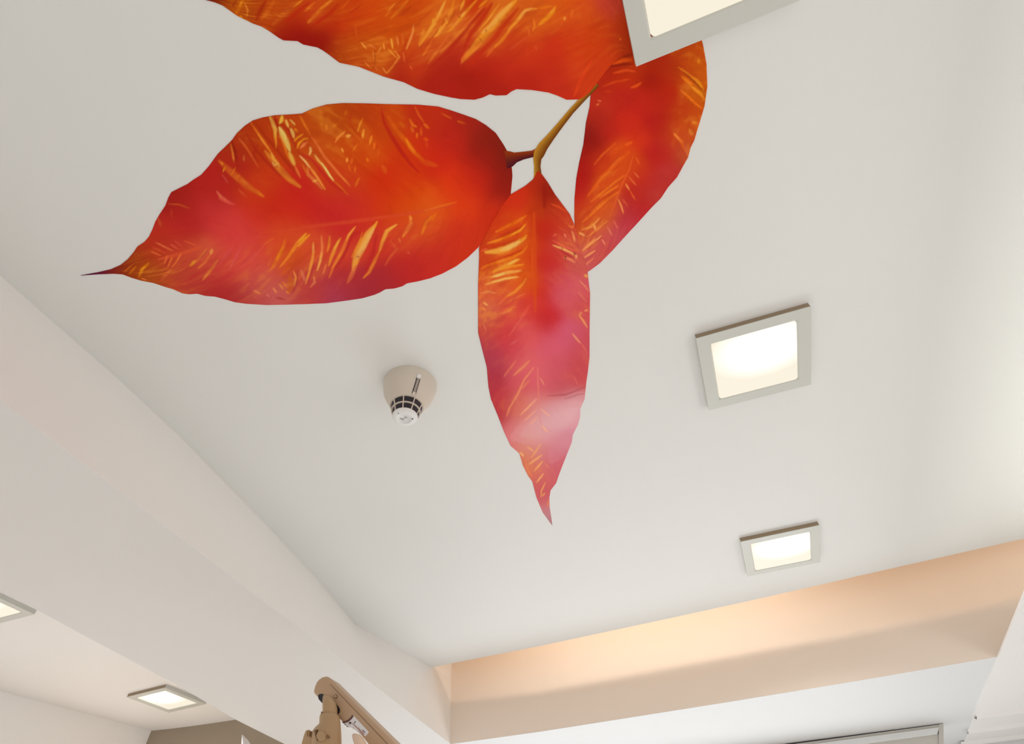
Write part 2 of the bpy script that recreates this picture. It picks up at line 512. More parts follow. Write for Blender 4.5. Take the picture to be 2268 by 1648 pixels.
def cone_strip(wd, za, zb, off, n=14, da=0.0):
    bm = bmesh.new(); rows = []
    for k in range(n + 1):
        z = za + (zb - za) * k / n; c = on_cone(AZ + da, z, off); t = Vector((-math.sin(AZ + da), math.cos(AZ + da), 0))
        ci = on_cone(AZ + da, z, -0.003)
        rows.append([bm.verts.new(c - t * wd / 2), bm.verts.new(c + t * wd / 2), bm.verts.new(ci + t * wd / 2), bm.verts.new(ci - t * wd / 2)])
    for a, b in zip(rows, rows[1:]):
        for i in range(4): bm.faces.new((a[i], a[(i + 1) % 4], b[(i + 1) % 4], b[i]))
    bm.faces.new(rows[0]); bm.faces.new(rows[-1])
    return bm


pipe = obj('indicator_slot', cone_strip(0.0115, -0.040, -0.084, 0.0012), M_dark, det)
obj('slot_bar', cone_strip(0.0070, -0.036, -0.086, 0.0024), mat('slot_bar_plastic', (0.34, 0.29, 0.25), .4), pipe)
obj('slot_clip', cone_strip(0.0100, -0.030, -0.042, 0.0032, 4), M_cap, pipe)
obj('slot_clip', cone_strip(0.0085, -0.081, -0.0905, 0.0034, 4), M_det, pipe)

# ------------------------------------------------------------------ tan articulated arm (bottom edge)
YA = 1.42
K = 9.81


def za(pts): return [(670 + x / K, 1480 + y / K) for x, y in pts]


ao = Vector(P(*ony(760, 1700, YA)))
arm = thing('articulated_arm', 'tan articulated equipment arm with a printed sticker rising from the bottom edge', 'arm', ao)
hous = za([(490, 165), (420, 180), (340, 235), (290, 300), (255, 380), (228, 480), (226, 520), (250, 560), (460, 775), (700, 1010), (800, 1110), (890, 1200), (1090, 1300), (1240, 1430), (1390, 1620), (1900, 2200), (2600, 2200), (2030, 1640), (570, 195), (530, 170)])
ah = obj('arm_housing', prism_px(hous, YA, 0.0, 0.075, mv=ao), M_tan, arm, bevel=0.009, seg=4)
obj('cover_seam', prism_px(za([(598, 352), (612, 350), (1900, 1690), (1890, 1700)]), YA, -0.0006, 0.001, mv=ao), M_tandark, ah)
slot = za([(340, 600), (360, 570), (410, 555), (470, 570), (540, 610), (640, 700), (740, 790), (800, 860), (818, 920), (800, 980), (745, 1012), (640, 950), (520, 850), (400, 730), (350, 670)])
obj('slot_opening', prism_px(slot, YA, -0.0010, 0.002, mv=ao), M_dark, ah)
cxs, cys = 730, 615
obj('hex_screw', prism_px(za([(cxs + 36 * math.cos(t), cys + 50 * math.sin(t)) for t in [math.pi / 6 + math.pi / 3 * k for k in range(6)]]), YA, -0.0025, 0.002, mv=ao), M_tandark, ah, bevel=0.001)
obj('screw_head', prism_px(za([(cxs + 22 * math.cos(t), cys + 32 * math.sin(t)) for t in [math.pi / 10 * k for k in range(20)]]), YA, -0.0032, 0.002, mv=ao), M_tan, ah)
stk = obj('sticker', prism_px(za([(870, 1170), (900, 1190), (990, 1165), (1060, 1100), (1110, 1030), (1440, 1385), (1430, 1410), (1370, 1480), (1340, 1470), (1090, 1290), (1000, 1285), (890, 1205)]), YA, -0.0008, 0.001, mv=ao), M_stick, ah)
stk['label'] = 'white sticker with small reddish print'
obj('sticker_band', prism_px(za([(858, 1165), (910, 1160), (990, 1125), (1050, 1070), (1087, 1018), (1115, 1048), (1070, 1110), (1000, 1170), (920, 1195), (885, 1198)]), YA, -0.0014, 0.001, mv=ao), M_ink, stk)
for pts in ([(1000, 1190), (1040, 1165), (1075, 1190), (1040, 1225)], [(1150, 1155), (1165, 1160), (1130, 1205), (1118, 1198)], [(1300, 1345), (1315, 1340), (1368, 1395), (1355, 1408)], [(910, 1212), (935, 1215), (950, 1240), (925, 1235)], [(950, 1255), (975, 1255), (998, 1285), (975, 1280)]):
    obj('sticker_print', prism_px(za(pts), YA, -0.0016, 0.001, mv=ao), M_ink, stk)
for pts in ([(1075, 1195), (1110, 1205), (1200, 1290), (1170, 1300)], [(1180, 1300), (1215, 1290), (1270, 1350), (1240, 1370)], [(1230, 1370), (1270, 1350), (1350, 1430), (1330, 1465), (1290, 1430)]):
    obj('sticker_print', prism_px(za(pts), YA, -0.0013, 0.001, mv=ao), M_ink2, stk)
# post that drops out of the slot
bm = bmesh.new()


def tube_px(rows, Y, bm, dpt=1.0, mv=ao, n=24):
    """rows of (left px, right px, py): a round member of changing width"""
    rr = []
    for xl, xr, y in rows:
        a = P(*ony(xl, y, Y)) - mv; b = P(*ony(xr, y, Y)) - mv
        c = (a + b) / 2; h = (b - a) / 2; r = h.length; hd = h.normalized()
        rr.append([bm.verts.new(c + hd * r * math.cos(2 * math.pi * k / n) + Vector((0, -1, 0)) * r * dpt * math.sin(2 * math.pi * k / n)) for k in range(n)])
    for a, b in zip(rr, rr[1:]):
        for k in range(n): bm.faces.new((a[k], a[(k + 1) % n], b[(k + 1) % n], b[k]))
    bm.faces.new(rr[0]); bm.faces.new(rr[-1])
    return bm


def rz_(rows): return [(670 + a / K, 670 + b / K, 1480 + y / K) for a, b, y in rows]


YP = YA - 0.016
obj('post', tube_px(rz_([(470, 560, 585), (462, 650, 650), (460, 700, 730), (460, 730, 850), (462, 735, 1000), (464, 745, 1120)]), YP, bm), M_post, arm, smooth=True)
bm = bmesh.new()
jh = obj('joint_housing', tube_px(rz_([(470, 740, 985), (410, 775, 1030), (396, 792, 1090), (394, 800, 1180), (390, 804, 1240), (300, 806, 1330), (255, 808, 1400), (235, 810, 1500), (215, 812, 1648), (180, 815, 2000)]), YP - 0.004, bm, 0.8), M_post, arm, smooth=True)
obj('joint_cover', prism_px(za([(180, 1398), (262, 1385), (250, 1440), (240, 1530), (330, 1560), (400, 1648), (430, 1900), (30, 1900), (100, 1648), (140, 1500)]), YP - 0.006, -0.030, 0.02, mv=ao), M_post, arm, bevel=0.005, seg=3)
obj('hinge_knob', prism_px(za([(570 + 100 * math.cos(t), 1560 + 115 * math.sin(t)) for t in [math.pi / 12 * k for k in range(24)]]), YP - 0.006, -0.046, 0.0, mv=ao), M_post, arm, bevel=0.005, seg=3)
obj('cover_seam', prism_px(za([(425, 1455), (450, 1425), (490, 1418), (488, 1428), (462, 1450), (470, 1540), (505, 1660), (488, 1660), (445, 1540)]), YP - 0.006, -0.0445, -0.03, mv=ao), M_tandark, jh)
obj('cover_seam', prism_px(za([(694, 1535), (706, 1526), (722, 1575), (710, 1582)]), YP - 0.006, -0.0445, -0.03, mv=ao), M_tandark, jh)
obj('cover_seam', prism_px(za([(222, 1420), (234, 1412), (228, 1530), (214, 1534)]), YP - 0.006, -0.0305, -0.02, mv=ao), M_tandark, jh)
obj('cover_seam', prism_px(za([(494, 990), (510, 990), (508, 1165), (492, 1165)]), YP - 0.004, -0.024, -0.01, mv=ao), M_tandark, jh)
bm = bmesh.new()
tube_px([(784.5, 790.5, 1625.5), (782, 797, 1627.5), (781.5, 802, 1632), (784, 808, 1642), (790, 817, 1660), (800, 830, 1690)], YA - 0.03, bm)
hd = obj('handle', bm, M_tan2, arm, smooth=True); hd['label'] = 'paler pinkish tan grip'

# ------------------------------------------------------------------ pale pointed panel before the brown wall
YT = 2.25
to = Vector(P(*ony(548, 1690, YT)))
bm = bmesh.new(); n = 14; rows = []
LE = zc(250, 1480, 5.67, [(1620, 835), (1616, 890), (1610, 953), (1600, 1200), (1590, 1500)])
RE = zc(250, 1480, 5.67, [(1632, 838), (1690, 895), (1730, 953), (1830, 1200), (1900, 1500)])
for (xl, yl), (xr, yr) in zip(LE, RE):
    a = P(*ony(xl, yl, YT)) - to; b = P(*ony(xr, yr, YT)) - to
    rows.append([a.lerp(b, k / n) + Vector((0, -0.35 * (b - a).length * math.sin(math.pi * k / n), 0)) for k in range(n + 1)])
vv = [[bm.verts.new(p) for p in r] for r in rows]
for a, b in zip(vv, vv[1:]):
    for k in range(n): bm.faces.new((a[k], a[k + 1], b[k + 1], b[k]))
tp = obj('curved_panel', bm, mat('pale_panel', (0.72, 0.69, 0.69), 0.35), smooth=True)
tp.location = to
sd = tp.modifiers.new('solid', 'SOLIDIFY'); sd.thickness = 0.004
tp['label'] = 'small pale pointed tip of a curved panel standing before the brown wall'; tp['category'] = 'panel'

# ------------------------------------------------------------------ printed leaf decal on the ceiling
GAIN = 1.10        # printed ink reflectance against the tone it shows in the room's light


def c5(p): return zc(150, 200, 2.268, p)
def c6(p): return zc(1000, 300, 1.8317, p)
def c7(p): return zc(400, 0, 1.62, p)
def a1(p): return zc(480, 220, 6.48, p)
def a2(p): return zc(800, 220, 6.48, p)
def a3(p): return zc(250, 440, 5.274, p)
def a4(p): return zc(660, 440, 5.4, p)
def a5(p): return zc(1040, 380, 5.15, p)
def a6(p): return zc(1040, 680, 3.296, p)
def a7(p): return zc(1250, 80, 3.053, p)
def a8(p): return zc(480, 0, 4.3615, p)
def a9(p): return zc(900, 0, 4.3615, p)


def resample(pts, n, power=1.0):
    p = np.array(pts, float); d = np.r_[0, np.cumsum(np.hypot(*(p[1:] - p[:-1]).T))]
    t = np.linspace(0, 1, n) * d[-1]
    return np.stack([np.interp(t, d, p[:, 0]), np.interp(t, d, p[:, 1])], 1)


def paint(X, Y, base, strokes, sig=26.0, seed=0):
    b = np.array([p[:2] for p in base], float); c = s2l([p[2:5] for p in base])
    num = np.zeros((len(X), 3)); den = np.zeros(len(X))
    for (bx, by), cc in zip(b, c):
        d2 = (X - bx) ** 2 + (Y - by) ** 2
        wgt = np.exp(-d2 / (2 * sig * sig)) + 1e-3 / (1 + (d2 / 900.0) ** 2)
        num += wgt[:, None] * cc; den += wgt
    C_ = num / den[:, None]
    for st in strokes:
        wd, col, al, pts = st[0], s2l(st[1]), st[2], np.array(st[3], float)
        x0, y0 = pts.min(0) - wd * 1.6; x1, y1 = pts.max(0) + wd * 1.6
        idx = np.nonzero((X > x0) & (X < x1) & (Y > y0) & (Y < y1))[0]
        if not len(idx): continue
        d = np.hypot(*(pts[1:] - pts[:-1]).T); L = np.r_[0, np.cumsum(d)]; T = L[-1]
        best = np.full(len(idx), 1e9); tt = np.zeros(len(idx)); px, py = X[idx], Y[idx]
        for k in range(len(pts) - 1):
            a = pts[k]; v = pts[k + 1] - a; l2 = max(1e-6, v @ v)
            t = np.clip(((px - a[0]) * v[0] + (py - a[1]) * v[1]) / l2, 0, 1)
            dd = np.hypot(px - a[0] - t * v[0], py - a[1] - t * v[1])
            m = dd < best; best[m] = dd[m]; tt[m] = (L[k] + t[m] * d[k]) / T
        hw = wd * 0.5 * (0.30 + 0.70 * np.sin(np.pi * np.clip(tt, 0, 1)) ** 0.7)
        soft = 0.35 * hw + 0.9
        m = np.clip((hw + soft - best) / (2 * soft), 0, 1); m = m * m * (3 - 2 * m) * al
        C_[idx] = C_[idx] * (1 - m[:, None]) + col * m[:, None]
    return C_


def leaf(name, left, right, mid, nu, nv1, nv2, zoff, base, strokes, veins, FQ, parent, sig=26.0, label=None, seed=1):
    """left/right outlines and midrib run from the leaf's base to its tip, in photo pixels on the ceiling plane"""
    Lf, Rt, Md = resample(left, nu), resample(right, nu), resample(mid, nu)
    rows = []
    for k in range(nv1): rows.append(Lf + (Md - Lf) * (k / nv1))
    for k in range(nv2 + 1): rows.append(Md + (Rt - Md) * (k / nv2))
    G = np.stack(rows, 0); nv = G.shape[0]
    X, Y = G[..., 0].ravel(), G[..., 1].ravel()
    Cc = paint(X, Y, base, strokes, sig)
    # fine printed vein texture
    rng = np.random.RandomState(seed)
    U = np.tile(np.linspace(0, 1, nu), (nv, 1))
    V = np.repeat(np.r_[-np.linspace(1, 0, nv1, endpoint=False), np.linspace(0, 1, nv2 + 1)][:, None], nu, 1)
    def vnoise(a, b, sd):
        g = np.random.RandomState(sd).rand(512, 64)
        ia, ib = np.floor(a).astype(int), np.floor(b).astype(int); fa, fb = a - ia, b - ib
        fa = fa * fa * (3 - 2 * fa); fb = fb * fb * (3 - 2 * fb)
        q = lambda x, y: g[x % 512, y % 64]
        return (q(ia, ib) * (1 - fa) + q(ia + 1, ib) * fa) * (1 - fb) + (q(ia, ib + 1) * (1 - fa) + q(ia + 1, ib + 1) * fa) * fb
    side = (V > 0) * 31.0
    wv = U - veins * np.abs(V) * (0.8 + 0.4 * np.abs(V)) + 0.006 * np.sin(np.abs(V) * 9 + side)
    n1 = vnoise(wv * FQ + side, np.abs(V) * 5 + side, seed)
    n2 = vnoise(wv * FQ * 2.3 + side, np.abs(V) * 11 + side + 3, seed + 1)
    n3 = vnoise(U * FQ * 1.5, V * 26 + side + 7, seed + 2)
    tex = (0.5 * n1 + 0.3 * n2 + 0.2 * n3).ravel()
    tone = Cc[:, 1] / np.maximum(Cc[:, 0], 0.02)                       # how orange the printed leaf is here
    msk = np.clip((tone - 0.055) / 0.14, 0, 1) * np.clip(np.abs(V).ravel() * 6 - 0.4, 0, 1)
    pinkish = np.clip((Cc[:, 2] / np.maximum(Cc[:, 0], 0.02) - 0.07) / 0.12, 0, 1)
    msk *= 1 - 0.92 * pinkish
    hi = np.clip((tex - 0.56) * 6.0, 0, 1) * msk * 0.55
    lo = np.clip((0.46 - tex) * 6.0, 0, 1) * (0.10 * (1 - pinkish) + 0.28 * msk)
    warm = s2l((244, 150, 48)) * 0.75 + Cc * 0.25
    Cc = Cc * (1 - hi[:, None]) + warm * hi[:, None]
    Cc = Cc * (1 - lo[:, None] * np.array([.35, .75, .5]))
    Cc = np.clip(Cc * GAIN, 0.002, 0.97)
    # ceiling plane positions
    D3 = (X[:, None] - CX) / F_PX * CR - (Y[:, None] - CY) / F_PX * CU + CF
    zz = 1.0 - zoff / S
    Pp = D3 * (zz / D3[:, 2])[:, None] * S; Pp[:, 2] += EYE
    top = Pp.copy(); top[:, 2] += zoff * 0.8
    me = bpy.data.meshes.new(name)
    idx = np.arange(nv * nu).reshape(nv, nu)
    fq = np.stack([idx[:-1, :-1], idx[:-1, 1:], idx[1:, 1:], idx[1:, :-1]], -1).reshape(-1, 4)
    # thin rim up to the ceiling
    bd = np.r_[idx[0, :], idx[1:, -1], idx[-1, -2::-1], idx[-2:0:-1, 0]]
    N = nv * nu; rim = Pp[bd].copy(); rim[:, 2] += zoff * 0.9
    ri = np.arange(len(bd)) + N; bn = np.roll(bd, -1); rn = np.roll(ri, -1)
    fr2 = np.stack([bd, ri, rn, bn], -1)
    allv = np.concatenate([Pp, rim]); allf = np.concatenate([fq, fr2])
    me.vertices.add(len(allv)); me.vertices.foreach_set('co', allv.astype(np.float32).ravel())
    me.loops.add(len(allf) * 4); me.loops.foreach_set('vertex_index', allf.astype(np.int32).ravel())
    me.polygons.add(len(allf)); me.polygons.foreach_set('loop_start', (np.arange(len(allf)) * 4).astype(np.int32))
    me.update(calc_edges=True)
    ca = me.color_attributes.new('ink', 'FLOAT_COLOR', 'POINT')
    cc = np.ones((len(allv), 4), np.float32); cc[:N, :3] = Cc; cc[N:, :3] = Cc[bd]
    ca.data.foreach_set('color', cc.ravel())
    me.validate()
    me.materials.append(M_ink_leaf)
    o = bpy.data.objects.new(name, me); COL.objects.link(o); o.parent = parent
    o.matrix_parent_inverse = Matrix.Translation(-Vector(parent.location))
    if label: o['label'] = label
    return o


M_ink_leaf = bpy.data.materials.new('printed_leaf_vinyl'); M_ink_leaf.use_nodes = True
_nt = M_ink_leaf.node_tree; _b = _nt.nodes['Principled BSDF']
_at = _nt.nodes.new('ShaderNodeAttribute'); _at.attribute_name = 'ink'
_nt.links.new(_at.outputs['Color'], _b.inputs['Base Color'])
_b.inputs['Roughness'].default_value = 0.5; _b.inputs['Specular IOR Level'].default_value = 0.08

dec = thing('leaf_decal', 'large printed branch of glossy orange red leaves stuck flat on the white ceiling', 'decal', P(*onz(1188, 341, 1.0)))

# ---- leaf 1: long one pointing left
l1_top = c5([(2232, 340), (2215, 320), (2190, 275), (2150, 215), (2100, 175), (2050, 145), (1980, 120), (1920, 100), (1860, 82), (1760, 73), (1600, 70), (1480, 66), (1380, 65), (1300, 72), (1230, 92), (1175, 118), (1100, 123), (1040, 126), (980, 137), (930, 152), (890, 178), (850, 215), (825, 250), (790, 285), (755, 318), (735, 345), (710, 380), (670, 425), (630, 450), (600, 472), (560, 492), (520, 512), (505, 540), (490, 580), (460, 625), (440, 660), (425, 700), (408, 735), (385, 762), (350, 785), (330, 815), (300, 850), (265, 878), (215, 900), (150, 915), (65, 930)])
l1_bot = c5([(2232, 340), (2230, 380), (2234, 430), (2225, 525), (2180, 620), (2130, 705), (2062, 790), (2010, 840), (1950, 885), (1880, 922), (1820, 945), (1760, 960), (1705, 970), (1680, 985), (1640, 996), (1595, 1000), (1570, 1015), (1540, 1028), (1480, 1045), (1400, 1057), (1300, 1070), (1200, 1074), (1100, 1077), (1000, 1079), (900, 1073), (840, 1065), (790, 1050), (740, 1037), (690, 1033), (650, 1022), (610, 1025), (575, 1020), (530, 1000), (480, 985), (430, 968), (370, 957), (320, 942), (275, 925), (230, 922), (150, 925), (65, 931)])
l1_mid = [(1134, 350), (1110, 400), (1040, 440), (940, 468), (840, 482), (740, 495), (640, 508), (540, 525), (430, 552), (360, 572), (300, 590), (178.7, 610)]
l1_base = [(1120,350,120,25,10),(1080,300,140,28,12),(1120,410,150,25,12),(1040,260,170,35,20),(1000,300,190,35,18),(950,260,195,45,15),(960,350,210,40,15),(1050,400,205,38,15),(1100,480,205,45,15),(1000,420,225,55,10),(1080,360,165,28,14),(900,420,218,60,0),(850,400,213,45,5),(905,345,212,55,5),(850,280,205,70,5),(800,260,195,65,0),(760,260,185,70,0),(720,270,190,75,5),(700,320,205,80,15),(770,330,205,75,5),(820,340,212,68,0),(780,400,210,60,15),(740,400,205,60,15),(650,300,190,65,5),(600,320,195,60,0),(560,300,180,55,5),(520,320,175,45,10),(520,380,180,35,20),(460,400,185,30,25),(480,430,185,35,25),(400,450,165,28,20),(420,480,190,35,30),(400,520,190,35,35),(470,470,205,50,50),(500,500,218,60,55),(540,520,222,65,60),(570,480,210,45,25),(620,440,205,38,15),(560,420,205,55,15),(600,400,205,60,15),(650,420,205,35,25),(650,470,212,40,20),(700,470,205,35,30),(760,440,205,40,35),(750,500,205,35,35),(800,480,212,50,30),(850,460,215,55,10),(900,470,222,75,5),(960,460,230,90,15),(1020,460,225,60,15),(1000,520,212,50,25),(1040,540,210,50,20),(950,560,205,45,30),(900,590,195,38,35),(850,620,175,40,45),(800,640,170,42,55),(740,655,175,60,85),(690,650,190,55,60),(660,640,200,75,60),(620,660,205,95,90),(570,650,200,80,75),(530,660,180,45,45),(480,640,175,38,40),(420,630,190,60,45),(440,600,185,45,45),(400,600,200,75,45),(350,610,185,75,25),(320,600,170,80,5),(300,590,160,50,5),(260,600,130,30,20),(200,608,90,15,60),(340,560,190,50,25),(360,530,190,45,25),(400,560,205,70,40),(450,570,222,95,60),(480,600,215,60,55),(530,580,222,75,60),(560,560,222,70,60),(580,610,215,85,70),(600,540,222,70,35),(640,520,220,75,35),(640,580,215,80,20),(700,540,222,80,40),(760,560,212,60,40),(830,540,212,55,35),(760,620,185,45,45),(690,620,200,65,55),(890,520,218,70,35),(940,500,222,85,30)]
Yl, Yo, Or, OR2, Rd, DR_, Pk = (238,200,95), (240,160,30), (232,120,25), (220,85,20), (190,28,15), (130,20,8), (225,90,80)
